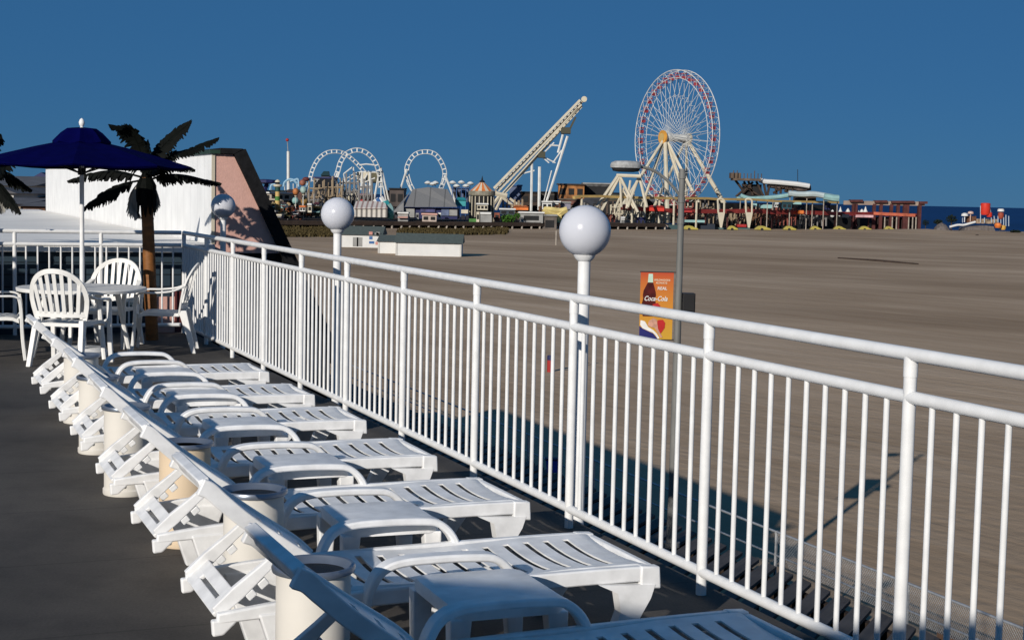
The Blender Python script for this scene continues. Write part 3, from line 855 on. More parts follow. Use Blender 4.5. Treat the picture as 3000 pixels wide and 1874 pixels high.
DF = [(z1([(1250, 610), (1190, 700), (1175, 820), (1230, 930)]), -.05, .10),
      (z1([(1330, 610), (1375, 700), (1380, 780), (1360, 880)]), .05, .07)]
b = at(446, 860, PY)
palm(PY, 428, 520, (b.x, PY), 'dark artificial palm tree with orange brown trunk between the table and the railing corner', FR, DF)
dx = -448
sh = lambda fr: [([(x + dx, y + 4) for x, y in pp],) + tuple(rest) for pp, *rest in fr]
z3 = lambda l: [(x / 3.024, 330 + y / 3.024) for x, y in l]
FR2 = sh([f for i, f in enumerate(FR) if i in (0, 2, 5, 6, 8, 10)])
FR2 += [(z3([(-120, 560), (0, 520), (130, 590), (280, 700)]), .1, .11, .7), (z3([(-120, 590), (-20, 640), (80, 760), (180, 900)]), -.1, .11, .8), (z3([(-110, 540), (-90, 350), (-40, 250), (0, 215)]), .1, .1, .4)]
b2 = at(-36, 860, PY)
palm(PY, -40, 522, (b2.x, PY), 'dark artificial palm whose frond tips reach in from the left edge of the picture', FR2, sh(DF))

# unseen umbrella added past the left edge to shade the end railing
TC2 = V((-6.75, 12.3, 0))
um2 = thing('patio_umbrella', TC2, 'unseen navy umbrella added outside the left edge to shade the end railing', 'umbrella')
MB().tube([TC2, TC2 + V((0, 0, 2.06))], .021, 10).build('pole', WHITE, um2, smooth=True)
canopy(TC2, 1.35, 1.62, 2.02, [(1.0, -.05), (1.0, .0), (.7, .36), (.42, .68), (.1, .98)]).build('canopy', NAVY, um2)

# unseen block added behind the viewer to throw shade on the nearest lounger
def CA(c, a): return V((.8988 * c + .4384 * a, -.4384 * c + .8988 * a, 0))
h_ = (4.97 + 2.4) * math.tan(EL)
m = MB(); m.prism([CA(-2.29, -4.5), CA(1.6, -4.5), CA(1.6, -1.35), CA(-2.29, -2.4)], (0, 0, h_))
sb = thing('shade_block', CA(-.4, -3.4), 'white block added behind the viewer to shade the nearest lounger', 'shade block')
m.build('wall', HOTEL, sb)
m = MB(); m.obox(CA(-.4, -2.37) + V((0, 0, .8)), V((.8988, -.4384, 0)) * .4, V((.4384, .8988, 0)) * .02, V((0, 0, .8))); m.build('door', GREYP, sb)  # door panel on the added shade block

# ================================================================== GLOBE LAMPS
def make_globe():
    r = thing('globe_lamp', (0, 0, 0), 'x', 'lamp', 'white globe lamps along the railing')
    m = MB(); m.tube([(0, 0, BOARD + .0), (0, 0, 1.240)], .0315, 16); m.build('pole', WHITE, r, local=True, smooth=True)
    m = MB(); m.lathe((0, 0, 0), [(.034, 1.212), (.048, 1.225), (.056, 1.243), (.050, 1.255)], 20); m.build('fitter', WHITE, r, local=True, smooth=True)
    m = MB(); m.sphere((0, 0, 1.362), .131, 40, 24); m.build('globe', GLOBE, r, local=True, smooth=True)
    return r
gl = make_globe()
for i, (s_, lb) in enumerate(((6.84, 'largest white globe lamp on a white post outside the railing, right of the centre'),
                              (2.29, 'white globe lamp on a post outside the railing, in front of the roller coaster loops'),
                              (-2.50, 'white globe lamp in shade before the pink mansard wall'))):
    o = gl if i == 0 else copy_thing(gl)
    o.location = W(s_, .335 if s_ > 0 else .42, 0); o['label'] = lb

# ================================================================== NEIGHBOURING BUILDING WITH MANSARD PARAPET
nb = thing('neighbour_building', W(-12, 0, SAND), 'neighbouring motel with flat white roof, white parapet wall and pink black-edged mansard end', 'building')
S0, S1, SM = -2.95, -24, -3.2
N0, ZR, ZT = .43, .93, 1.93          # inner face of the parapet, roof level, parapet top
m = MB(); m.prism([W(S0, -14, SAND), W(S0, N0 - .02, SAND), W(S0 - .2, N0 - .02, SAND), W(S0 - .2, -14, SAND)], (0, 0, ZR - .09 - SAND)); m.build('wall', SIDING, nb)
m = MB(); m.prism([W(S0 + .10, -14, ZR - .085), W(S0 + .10, N0 - .025, ZR - .085), W(S1, N0 - .025, ZR - .03), W(S1, -14, ZR - .03)], (0, 0, .085)); m.build('roof', MEMB, nb)
m = MB(); m.prism([W(SM - .005, N0, ZR - .1), W(-22.4, N0, ZR - .1), W(-22.4, N0 + .08, ZR - .1), W(SM - .005, N0 + .08, ZR - .1)], (0, 0, ZT - ZR + .1)); o = m.build('parapet', BOARDW, nb)
e3 = V((RD.x * -.3, RD.y * -.3, 0))
m = MB(); m.prism([W(SM, N0 + .012, .83), W(SM, N0 + .79, .83), W(SM, N0 + .235, ZT), W(SM, N0 + .012, ZT)], V((RD.x, RD.y, 0)) * .03); m.build('gable_end', PINK, nb)
m = MB(); m.prism([W(SM - .01, N0 + .003, -3), W(SM - .01, N0 + 1.35, -3), W(SM - .01, N0 + 1.35, -.35), W(SM - .01, N0 + .79, .826), W(SM - .01, N0 + .003, .826)], V((RD.x, RD.y, 0)) * .03); m.build('lower_wall', BLACKROOF, nb)
def slab(s0, s1, a, b, th):
    d = V((b[0] - a[0], b[1] - a[1])).normalized(); q = V((-d.y, d.x)); q = q if q.y > 0 else -q
    pts = [a, b, (b[0] + q.x * th, b[1] + q.y * th), (a[0] + q.x * th, a[1] + q.y * th)]
    m = MB(); m.prism([W(s0, n_, z_) for n_, z_ in pts], W(s1, 0, 0) - W(s0, 0, 0)); return m
slab(SM + .09, -22.4, (N0 + .238, ZT + .004), (N0 + 1.40, -.45), .14).build('mansard_roof', BLACKROOF, nb)
m = MB(); m.prism([W(SM + .09, N0 + .085, ZT + .006), W(SM + .09, N0 + .235, ZT + .006), W(SM + .09, N0 + .34, ZT + .068), W(SM + .09, N0 + .085, ZT + .068)], W(-22.4, 0, 0) - W(SM + .09, 0, 0)); m.build('ridge_cap', BLACKROOF, nb)
m = MB(); m.prism([W(SM + .08, N0 - .03, ZT + .003), W(SM + .08, N0 + .082, ZT + .003), W(SM + .08, N0 + .082, ZT + .045), W(SM + .08, N0 - .03, ZT + .045)], W(-22.4, 0, 0) - W(SM + .08, 0, 0)); m.build('coping', GREENTRIM, nb)
m = MB(); m.prism([W(SM + .034, N0 - .006, ZR), W(SM + .034, N0 + .03, ZR), W(SM + .034, N0 + .03, ZT), W(SM + .034, N0 - .006, ZT)], (RD.x * .012, RD.y * .012, 0)); m.build('corner_trim', PCREAM, nb)
# lower pink return seen through the corner balusters
PN = -.22
m = MB(); m.prism([W(S0 + .004, PN, -.75), W(S0 + .004, PN + .20, -.75), W(S0 + .004, PN + .20, .36), W(S0 + .004, PN, .36)], (RD.x * .03, RD.y * .03, 0)); m.build('pink_panel', PINK, nb)
m = MB(); m.prism([W(S0 + .004, PN + .202, -.75), W(S0 + .004, PN + .28, -.75), W(S0 + .004, PN + .28, .42), W(S0 + .004, PN + .202, .42)], (RD.x * .04, RD.y * .04, 0)); m.build('trim', MAROON, nb)

# ------------------------------------------------------------------ houses of the town, far left
def house(x0, x1, yb, ye, yr, Y, depth, wm, rm, name, label, wins=3, gable=False, group=None):
    a, b_ = at(x0, yb, Y), at(x1, yb, Y); zb = SAND; ze = at(x0, ye, Y).z; zr = at((x0 + x1) / 2, yr, Y).z
    r = thing(name, ((a.x + b_.x) / 2, Y + depth / 2, zb), label, 'building', group)
    MB().box(a.x, Y, zb, b_.x, Y + depth, ze).build('wall', wm, r)
    o = .25 * (b_.x - a.x) * .15 + .2
    m = MB()
    if gable:
        cx = (a.x + b_.x) / 2
        m.prism([(a.x - o, Y - o, ze + .01), (b_.x + o, Y - o, ze + .01), (cx, Y - o, zr)], (0, depth + 2 * o, 0))
    else:
        m.prism([(a.x - o, Y - o, ze + .01), (a.x - o, Y + depth + o, ze + .01), (a.x - o, Y + depth / 2, zr)], (b_.x - a.x + 2 * o, 0, 0))
    m.build('roof', rm, r)
    wd = b_.x - a.x; hh = (ze - at(x0, yb, Y).z)
    for i in range(wins):
        cx = a.x + wd * (i + .5) / wins; zc = ze - .42 * min(hh, 3.2)
        MB().box(cx - wd * .16 / max(1, wins) * 1.6, Y - .05, zc - .2 * min(hh, 3), cx + wd * .16 / max(1, wins) * 1.6, Y - .004, zc + .2 * min(hh, 3)).build('window', DARK, r)
    return r
TG = mat('town_grey_roof', (0.10, 0.10, 0.11), rough=.9, var=.3, scale=1.5)
TW = mat('town_white_wall', (0.48, 0.47, 0.44), rough=.8, var=.15, scale=.6)
TB = mat('town_brown_wall', (0.17, 0.085, 0.05), rough=.85, var=.4, scale=.8)
TT = mat('town_tan_wall', (0.28, 0.23, 0.17), rough=.85, var=.3, scale=.8)
house(-70, 92, 600, 541, 513, 96, 14, TW, TG, 'town_house', 'white house under a long grey roof at the far left horizon', 5)
house(98, 150, 600, 526, 505, 110, 10, DBLUE, DBLUE, 'town_house', 'dark blue house at the left horizon against the white parapet', 2, True)
house(-30, 40, 620, 566, 548, 74, 8, TW, TG, 'town_house', 'small white gabled house low at the left edge', 3, True)
house(46, 140, 622, 578, 560, 78, 9, TB, mat('town_red_roof', (0.16, 0.06, 0.035), rough=.9, var=.4, scale=1.5), 'town_house', 'brown house with reddish roof left of the white parapet', 3)
house(-60, 60, 640, 596, 580, 62, 7, TT, TG, 'town_house', 'tan low house right behind the white motel roof', 4)
house(68, 132, 640, 604, 592, 60, 6, TB, TG, 'town_house', 'dark brown shed just above the white roof edge', 2)

# ================================================================== STREET LAMP WITH BANNER
PYY = 26.5
pc = at(1990, 800, PYY)
sl = thing('street_lamp', (pc.x, PYY, BOARD), 'tall weathered grey street lamp pole with curved arm on the boardwalk', 'street lamp')
zt = at(2002, 495, PYY).z
m = MB(); m.tube([(pc.x, PYY, BOARD), (pc.x, PYY, BOARD + .9), (pc.x, PYY, zt)], [.095, .075, .052], 14); m.tube([(pc.x, PYY, BOARD), (pc.x, PYY, BOARD + .08)], .16, 12); m.build('pole', POLEM, sl, smooth=True)
m = MB(); m.tube(arc([at(2001, 588, PYY), at(1982, 560, PYY - .02), at(1952, 526, PYY - .05), at(1915, 500, PYY - .1), at(1880, 489, PYY - .15)], 6), .026, 8)
m.tube([at(1998, 612, PYY), at(1975, 583, PYY), at(1944, 548, PYY - .05), at(1935, 518, PYY - .06)], .013, 6); m.build('arm', POLEM, sl, smooth=True)
hd = at(1834, 486, PYY - .25); ad_ = (at(1880, 489, PYY - .15) - hd); ad_.z = 0; ad_.normalize(); sd_ = V((-ad_.y, ad_.x, 0))
def lens_shape(c, la, lb, prof, n=22):
    m = MB()
    for (rr, zz_) in prof:
        for k in range(n):
            a = 2 * pi * k / n; m.v.append(c + ad_ * (la * rr * cos(a)) + sd_ * (lb * rr * sin(a)) + V((0, 0, zz_)))
    for i in range(len(prof) - 1):
        for k in range(n): m.f.append([i * n + k, i * n + (k + 1) % n, (i + 1) * n + (k + 1) % n, (i + 1) * n + k])
    m.f.append([k for k in range(n)][::-1]); m.f.append([(len(prof) - 1) * n + k for k in range(n)])
    return m
lens_shape(hd, .285, .17, [(.90, -.045), (1.0, -.035), (1.0, .02), (.93, .055), (.70, .082), (.02, .090)]).build('lamp_head', mat('pale_grey_luminaire', (.36, .36, .35), rough=.6, var=.35, scale=14), sl, smooth=True)
lens_shape(hd, .265, .155, [(.55, -.105), (.9, -.09), (.97, -.046)]).build('lens', DARK, sl, smooth=True)
for z_ in (zt - .12, at(1997, 585, PYY).z, at(1990, 648, PYY).z):
    m = MB(); m.tube([(pc.x, PYY, z_ - .05), (pc.x, PYY, z_ + .05)], .066, 12); m.build('collar', POLEM, sl)
sk = thing('loudspeaker', at(2013, 915, PYY), 'black loudspeaker box hung on the right side of the grey lamp pole', 'loudspeaker')
a, b_ = at(2000, 858, PYY), at(2034, 914, PYY)
m = MB(); m.box(a.x, PYY - .12, b_.z, b_.x, PYY + .12, a.z); m.build('cabinet', BLACK, sk, bevel=.01)
c_ = at(1996, 882, PYY); m = MB(); m.box(pc.x + .055, PYY - .07, b_.z + .02, a.x - .002, PYY + .07, c_.z); m.build('bracket', BLACK, sk)
m = MB(); m.box(a.x + .02, PYY - .135, b_.z + .03, b_.x - .02, PYY - .122, a.z - .03); m.build('grille', DARK, sk)

bn_o = at(1877, 797, PYY); BW, BH = .580, 1.17
bn = thing('street_banner', (bn_o.x + BW / 2, PYY, bn_o.z - BH), 'orange soft drink banner with a bottle and navy lower corner on the lamp pole', 'banner')
YB = PYY - .02
def bq(x, y): return V((bn_o.x + (x - 235) / 570 * BW, 0, bn_o.z - (y - 160) / 1170 * BH))
def bpoly(name, pts, layer, m_):
    q = [bq(*p) for p in pts]; y = YB - .004 * layer
    return MB().prism([(p.x, y, p.z) for p in q], (0, .0035, 0)).build(name, m_, bn)
def banner_mat():
    m = bpy.data.materials.new('banner_orange_print'); m.use_nodes = True
    t = m.node_tree; b = t.nodes['Principled BSDF']; b.inputs['Roughness'].default_value = .6
    tc = t.nodes.new('ShaderNodeTexCoord'); sx = t.nodes.new('ShaderNodeSeparateXYZ'); mr = t.nodes.new('ShaderNodeMapRange')
    mr.inputs[1].default_value = 0; mr.inputs[2].default_value = BH
    rp = t.nodes.new('ShaderNodeValToRGB'); el = rp.color_ramp.elements
    el[0].position = 0; el[0].color = (.50, .28, .012, 1); el[1].position = 1; el[1].color = (.42, .045, .006, 1)
    k = el.new(.45); k.color = (.52, .21, .010, 1); k = el.new(.85); k.color = (.48, .11, .007, 1)
    t.links.new(tc.outputs['Object'], sx.inputs[0]); t.links.new(sx.outputs[2], mr.inputs[0]); t.links.new(mr.outputs[0], rp.inputs[0]); t.links.new(rp.outputs[0], b.inputs['Base Color'])
    return m
bpoly('panel', [(235, 160), (805, 160), (805, 1330), (235, 1330)], 0, banner_mat())
COLA = mat('cola_dark_red', (0.075, 0.008, 0.006), rough=.35, var=.5, scale=9)
MINT = mat('mint_print', (0.46, 0.62, 0.50), rough=.6)
PRWH = mat('white_print', (0.72, 0.70, 0.66), rough=.6)
PKPR = mat('peach_print', (0.70, 0.52, 0.36), rough=.6)
NAVP = mat('navy_print', (0.008, 0.010, 0.12), rough=.6)
REDP = mat('red_print', (0.42, 0.01, 0.01), rough=.6)
SKINP = mat('skin_tone_print', (0.50, 0.26, 0.18), rough=.6, var=.4, scale=12)
bpoly('bottle_neck', [(372, 185), (445, 185), (452, 335), (362, 335)], 1, MINT)
bpoly('bottle', [(362, 336), (452, 336), (478, 420), (500, 500), (508, 560), (494, 620), (508, 700), (520, 800), (505, 930), (290, 930), (262, 800), (270, 700), (288, 620), (280, 560), (292, 480), (330, 400)], 1, COLA)
bpoly('navy_corner', [(236, 1100), (300, 1150), (400, 1195), (480, 1230), (530, 1290), (560, 1328), (236, 1328)], 1, NAVP)
bpoly('white_wave', [(255, 1000), (330, 1020), (390, 1120), (480, 1170), (540, 1230), (590, 1310), (560, 1322), (520, 1262), (470, 1215), (380, 1180), (290, 1140), (250, 1080)], 2, PRWH)
bpoly('red_figure', [(560, 990), (640, 985), (680, 1040), (672, 1130), (620, 1210), (580, 1260), (540, 1150), (520, 1060)], 2, REDP)
bpoly('figure', [(400, 1010), (470, 960), (535, 985), (545, 1060), (560, 1150), (610, 1240), (640, 1290), (610, 1300), (560, 1230), (500, 1130), (440, 1120), (380, 1090)], 3, SKINP)
bpoly('red_swash', [(450, 720), (540, 690), (585, 740), (590, 810), (470, 800)], 2, REDP)
def text(body, x, y, size, m_, layer, shear=0.0, name='lettering', sx=1.0):
    cu = bpy.data.curves.new(name, 'FONT'); cu.body = body; cu.size = size; cu.shear = shear; cu.extrude = .0012; cu.resolution_u = 3; cu.offset = .0015
    o = bpy.data.objects.new(name + '_curve', cu); COL.objects.link(o)
    dg = bpy.context.evaluated_depsgraph_get(); me = bpy.data.meshes.new_from_object(o.evaluated_get(dg)); bpy.data.objects.remove(o)
    p = bq(x, y); off = LOC[bn.name]
    me.transform(Matrix.Translation(V((p.x, YB - .004 * layer, p.z)) - off) @ Matrix.Rotation(pi / 2, 4, 'X') @ Matrix.Diagonal((sx, 1, 1, 1)))
    me.materials.clear(); me.materials.append(m_)
    q = bpy.data.objects.new(name, me); COL.objects.link(q); q.parent = bn; LOC[q.name] = off
text('WILDWOODS', 470, 306, .046, PKPR, 2, sx=.95)
text('ALWAYS', 500, 356, .046, PKPR, 2, sx=1.1)
text('REAL', 528, 460, .075, PRWH, 2, .1)
text('Coca-Cola', 300, 655, .118, PRWH, 3, .35, sx=.80)
m = MB(); m.bar((bn_o.x - .01, PYY, bn_o.z + .008), (pc.x, PYY, bn_o.z + .008), .016, .016); m.build('bracket_arm', BLACK, bn); m = MB(); m.bar((bn_o.x - .01, PYY, bn_o.z - BH - .008), (pc.x, PYY, bn_o.z - BH - .008), .016, .016); m.build('bracket_arm', BLACK, bn)

# ================================================================== THINGS ON THE BEACH
p = unz(1610, 1092, SAND); k = p.y / F
m = MB(); m.lathe(p, [(7.2 * k, 0), (7.6 * k, .05), (7.6 * k, 38 * k)], 18)
tb = thing('trash_barrel', p, 'red trash barrel with a blue rim on the sand, seen through the balusters', 'trash barrel')
m.build('body', RED, tb, smooth=True); m = MB(); m.lathe(p, [(7.8 * k, 38.2 * k), (8.0 * k, 46 * k), (7.6 * k, 52 * k)], 18); m.build('rim', DBLUE, tb, smooth=True)
for (x, y, y2, wpx, lb) in ((1644, 1090, 985, 6, 'pale wooden post standing in the sand beside the red trash barrel'), (1629, 718, 676, 5, 'thin pale post on the sand at the left rim of the largest globe lamp')):
    p = unz(x, y, SAND); k = p.y / F
    m = MB(); m.lathe(p, [(wpx * k / 2, -.1), (wpx * k / 2 * .9, (y - y2) * k)], 8); m.build('wooden_post', PILE, base=p, label=lb, cat='post')
a, b_ = unz(2455, 757, SAND), unz(2690, 775, SAND)
m = MB(); m.tube([a + V((0, 0, .08)), a.lerp(b_, .5) + V((0, 0, .12)), b_ + V((0, 0, .08))], [.10, .17, .10], 8); m.build('timber_log', WOODD, base=a.lerp(b_, .5), label='long dark timber lying across the sand at the right', cat='timber')
for (x, y, wpx, lb) in ((1722, 1066, 14, 'dark driftwood lump on the sand right of the largest lamp post'), (1137, 790, 22, 'dark clump lying on the sand below the white sheds'), (2862, 690, 10, 'short pale post at the edge of the playground sand')):
    p = unz(x, y, SAND); k = p.y / F; m = MB(); m.sphere(p + V((0, 0, .3 * wpx * k * .3)), wpx * k / 2, 9, 6, .45)
    for i in range(len(m.v)): m.v[i] = m.v[i] + V((random.uniform(-1, 1), random.uniform(-1, 1), random.uniform(-.6, .6))) * wpx * k * .08
    m.build('driftwood', WOODD, base=p, label=lb, cat='driftwood')

p = unz(1619, 1382, BOARD); k = p.y / F
tb = thing('storage_tub', p, 'blue storage tub with lid on the boardwalk in the shade, behind the balusters', 'tub')
m = MB(); m.hexa([p + V((x * k, y * k, z * k)) for z, sx in ((0, 17), (36, 21)) for x, y in ((-sx, -14), (sx, -14), (sx, 14), (-sx, 14))]); m.build('body', mat('bright_blue_plastic', (.01, .07, .42), rough=.4), tb, bevel=.01)
m = MB(); m.box(p.x - 23 * k, p.y - 16 * k, p.z + 36.5 * k, p.x + 23 * k, p.y + 16 * k, p.z + 42 * k); m.build('lid', DBLUE, tb, bevel=.01)
# white beach sheds
def shed(x0, x1, yb, ye, yr, depth, name, label, marks=False):
    a = unz(x0, yb, SAND); b_ = unz(x1, yb, SAND); Y = (a.y + b_.y) / 2
    ze = at(x0, ye, Y).z; zr = at((x0 + x1) / 2, yr, Y + depth / 2).z
    x_0, x_1 = at(x0, yb, Y).x, at(x1, yb, Y).x
    r = thing(name, ((x_0 + x_1) / 2, Y + depth / 2, SAND), label, 'shed', 'white sheds on the beach')
    MB().box(x_0, Y, SAND - .1, x_1, Y + depth, ze).build('wall', SHEDW, r)
    m = MB(); m.prism([(x_0 - .25, Y - .3, ze - .05), (x_0 - .25, Y + depth + .3, ze - .05), (x_0 - .25, Y + depth / 2, zr)], (x_1 - x_0 + .5, 0, 0)); m.build('roof', SHEDR, r)
    for xg in (x_0 - .03,):
        m = MB(); m.prism([(xg - .235, Y - .1, ze - .03), (xg - .235, Y + depth + .1, ze - .03), (xg - .235, Y + depth / 2, zr - .2)], (.02, 0, 0)); m.prism([(xg, Y, ze - .04), (xg, Y + depth, ze - .04), (xg, Y + depth / 2, zr - .25)], (.02, 0, 0)); m.build('gable', SHEDW, r)
    m = MB(); m.box(x_0 - .06, Y - .06, SAND, x_0 + .16, Y - .003, ze - .05); m.build('corner_board', TW, r); m = MB(); m.box(x_1 - .16, Y - .06, SAND, x_1 + .06, Y - .003, ze - .05); m.build('corner_board', TW, r)
    if marks:
        wd = x_1 - x_0
        for f in (.30, .40):
            MB().box(x_0 + wd * f, Y - .04, SAND + .1, x_0 + wd * f + .8, Y - .004, ze - .4).build('door', GREYP, r)
        random.seed(3)
        for q in range(9):
            f = .62 + .36 * random.random(); z_ = SAND + .3 + 1.6 * random.random()
            MB().box(x_0 + wd * f, Y - .03, z_, x_0 + wd * f + random.uniform(.3, .8), Y - .004, z_ + random.uniform(.2, .6)).build('notice', random.choice([MBLUE, GREYP, mat('pale_red_notice', (.5, .22, .18)), GREYP]), r)
    return r
shed(998, 1116, 724, 686, 662, 8, 'beach_shed', 'rear white beach shed with doors and coloured notices, grey roof', True)
shed(1108, 1162, 742, 706, 688, 9, 'beach_shed', 'small white gabled beach shed joining the long white shed')
shed(1160, 1350, 750, 709, 684, 7, 'beach_shed', 'long plain white beach shed with green-grey roof on the open sand')
random.seed(11)

# ================================================================== AMUSEMENT PIER
def Yd(x): return F * 7.83 / (106 - (x - 793) * 33 / 1907)
PIERZ = -4.7
PT, PTT = [], []
m = MB(); xs_ = [640, 800, 1000, 1200, 1400, 1600, 1780, 1950]
for x0, x1 in zip(xs_, xs_[1:]):
    a, b_ = at(x0, 655, Yd(x0)), at(x1, 655, Yd(x1))
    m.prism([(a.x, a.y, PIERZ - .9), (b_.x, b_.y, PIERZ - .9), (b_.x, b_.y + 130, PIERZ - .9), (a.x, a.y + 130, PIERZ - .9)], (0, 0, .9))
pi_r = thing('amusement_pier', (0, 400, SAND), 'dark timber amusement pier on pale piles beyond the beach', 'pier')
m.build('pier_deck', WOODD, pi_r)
x = 1010; n_p = 0
while x < 1950:
    Y = Yd(x) + .3
    for dY in (0, 7):
        p = at(x + dY, 668, Y + dY); m = MB(); m.tube([(p.x, Y + dY, SAND - .3), (p.x, Y + dY, PIERZ - .88)], .24, 6)
        m.build('pile', PILE if dY == 0 else WOODD, pi_r); n_p += 1
    x += 27 + random.uniform(-4, 4)
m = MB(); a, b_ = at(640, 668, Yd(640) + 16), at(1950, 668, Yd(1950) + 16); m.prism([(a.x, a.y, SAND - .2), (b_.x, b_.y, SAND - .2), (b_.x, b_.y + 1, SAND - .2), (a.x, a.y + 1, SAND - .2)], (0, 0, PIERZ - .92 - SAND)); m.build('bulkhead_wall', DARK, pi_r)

# dune grass along the foot of the pier
DG = mat('dune_grass', (0.075, 0.058, 0.026), rough=.9, var=.6, scale=1.2, spec=.05)
m = MB()
def tuft(x, y, hpx, n):
    p = unz(x, y, SAND)
    for q in range(n):
        b = p + V((random.uniform(-1.3, 1.3), random.uniform(-1.5, 1.5), 0)); h = hpx * p.y / F * random.uniform(.5, 1.1)
        a = random.uniform(0, 6.3); d = V((cos(a), sin(a), 0)); t = b + d * h * random.uniform(.2, .7) + V((0, 0, h))
        wv = V((-d.y, d.x, 0)) * .22
        m.add([b - wv, b + wv, (b + t) / 2 + V((0, 0, h * .2)) + wv * .8, t, (b + t) / 2 + V((0, 0, h * .2)) - wv * .8], [(0, 1, 2, 3, 4)])
for i in range(420):
    x = random.uniform(1180, 1475); tuft(x, 690 - 14 * random.random() - abs(x - 1300) * .02, 10, 9)
for i in range(380):
    x = random.uniform(760, 1010); tuft(x, 694 - 24 * random.random() ** 1.4, 11, 9)
m.build('dune_grass', DG, kind='stuff', label='brown dune grass along the foot of the pier', cat='grass')

def pole_px(m, x0, y0, x1, y1, Y0, Y1, r, n=6):
    m.tube([at(x0, y0, Y0), at(x1, y1, Y1)], r, n)

# ---------------- roller coaster loops (one coaster: three inversions, lift towers, supports)
def coaster_track(m_r, m_t, pts, gauge, r=.125, step=1.25):
    p = arc(pts, 10); L_ = 0; acc = 0
    la, lb = [], []
    for i, q in enumerate(p):
        t = (p[min(i + 1, len(p) - 1)] - p[max(i - 1, 0)]).normalized()
        sd = t.cross(V((0, 1, 0)));
        if sd.length < .1: sd = V((1, 0, 0))
        sd.normalize(); la.append(q + sd * gauge); lb.append(q - sd * gauge)
    m_r.tube(la, r, 5); m_r.tube(lb, r, 5)
    for i in range(1, len(p)):
        acc += (p[i] - p[i - 1]).length
        if acc > step: acc = 0; m_t.bar(la[i], lb[i], .22, .3)
z3 = lambda l: [(700 + x / 3.4586, 400 + y / 3.4586) for x, y in l]
co = thing('roller_coaster', at(1080, 640, 385), 'white looping roller coaster with two overlapping loops behind the middle globe lamp', 'roller coaster')
def track_px(px, Y0, Y1, g, parent, nm='track'):
    n = len(px); pts = [at(x, y, Y0 + (Y1 - Y0) * i / (n - 1)) for i, (x, y) in enumerate(px)]
    mr, mt = MB(), MB(); coaster_track(mr, mt, pts, g); mr.v += []; k = len(mr.v); mr.v += mt.v; mr.f += [[k + i for i in f] for f in mt.f]
    mr.build(nm, PWHITE, parent)
track_px(z3([(715, 455), (745, 340), (800, 235), (880, 170), (965, 152), (1050, 165), (1130, 215), (1220, 300), (1300, 400), (1330, 450)]), 392, 402, .42, co, 'loop_track')
track_px(z3([(885, 640), (950, 500), (1000, 360), (1030, 260), (1085, 180), (1170, 140), (1260, 150), (1340, 205), (1395, 290), (1425, 400), (1440, 520)]), 380, 388, .5, co, 'loop_track')
track_px(z3([(1000, 420), (1040, 500), (1120, 560), (1200, 600)]), 386, 388, .4, co)
track_px(z3([(740, 420), (800, 470), (900, 520), (1000, 500), (1100, 440), (1200, 380), (1330, 370), (1420, 380)]), 395, 393, .4, co)
m = MB()
for (x0, y0, x1, y1, r) in ((715, 455, 690, 640, .2), (1000, 370, 905, 640, .28), (1010, 370, 940, 640, .2), (1430, 310, 1370, 640, .26), (1440, 310, 1440, 640, .2), (1450, 340, 1520, 660, .24), (1440, 400, 1490, 650, .2), (1150, 310, 1060, 380, .18), (1160, 310, 1170, 470, .2), (1060, 380, 1080, 480, .15), (1220, 290, 1290, 280, .2), (1290, 280, 1380, 290, .2), (1250, 360, 1240, 540, .3), (1330, 360, 1330, 600, .3), (1300, 380, 1210, 560, .2), (1260, 470, 1380, 420, .2), (1210, 420, 1310, 520, .18)):
    q = z3([(x0, y0), (x1, y1)]); m = MB(); pole_px(m, *q[0], *q[1], 388, 388, r); m.build('support', PWHITE, co)
m = MB(); a, b_ = at(*z3([(1195, 360)])[0], 390), at(*z3([(1410, 470)])[0], 390); m.box(a.x, 390, b_.z, b_.x, 400, a.z); m.build('lift_station', PCREAM, co)
m = MB(); a, b_ = at(*z3([(1325, 370)])[0], 389), at(*z3([(1425, 460)])[0], 389); m.box(a.x, 388, b_.z, b_.x, 389.9, a.z); m.build('station_panel', mat('olive_panel', (.09, .08, .04), var=.4, scale=.6), co)
m = MB()
for i in range(7):
    q = z3([(1050 + i * 25, 560 + (i % 3) * 16), (1120 + i * 18, 640)]); pole_px(m, *q[0], *q[1], 383, 383, .16)
    q = z3([(1080 + i * 22, 650), (1030 + i * 30, 530)]); pole_px(m, *q[0], *q[1], 384, 384, .16)
m.build('lattice', PCREAM, co)
c2 = thing('roller_coaster', at(1290, 640, 395), 'single white coaster loop standing over the grey mansard hall', 'roller coaster')
track_px(z3([(1760, 540), (1720, 450), (1700, 340), (1725, 255), (1790, 180), (1890, 155), (1985, 180), (2050, 260), (2085, 360), (2075, 450), (2045, 530)]), 396, 402, .5, c2, 'loop_track')
m = MB()
for (x0, y0, x1, y1, r) in ((1700, 330, 1590, 680, .26), (1702, 350, 1620, 560, .2), (2088, 390, 2205, 690, .3), (2085, 400, 2040, 560, .2), (1590, 680, 1660, 650, .2), (1700, 400, 1755, 560, .18)):
    q = z3([(x0, y0), (x1, y1)]); m = MB(); pole_px(m, *q[0], *q[1], 396, 396, r); m.build('support', PWHITE, c2)

# ---------------- drop tower at the left
q = z3([(500, 150), (500, 555), (497, 150), (490, 35)])
dt = thing('mast_tower', at(*q[1], 420), 'slim white mast tower with red tip at the left of the pier', 'tower')
m = MB(); pole_px(m, *q[0], *q[1], 420, 420, .42, 10); m.build('shaft', PWHITE, dt)
m = MB(); pole_px(m, *q[3], *q[2], 420, 420, .12, 6); m.build('mast', GREYP, dt)
m = MB(); m.sphere(at(*q[3], 420), .45, 10, 6); m.build('tip', RED, dt)

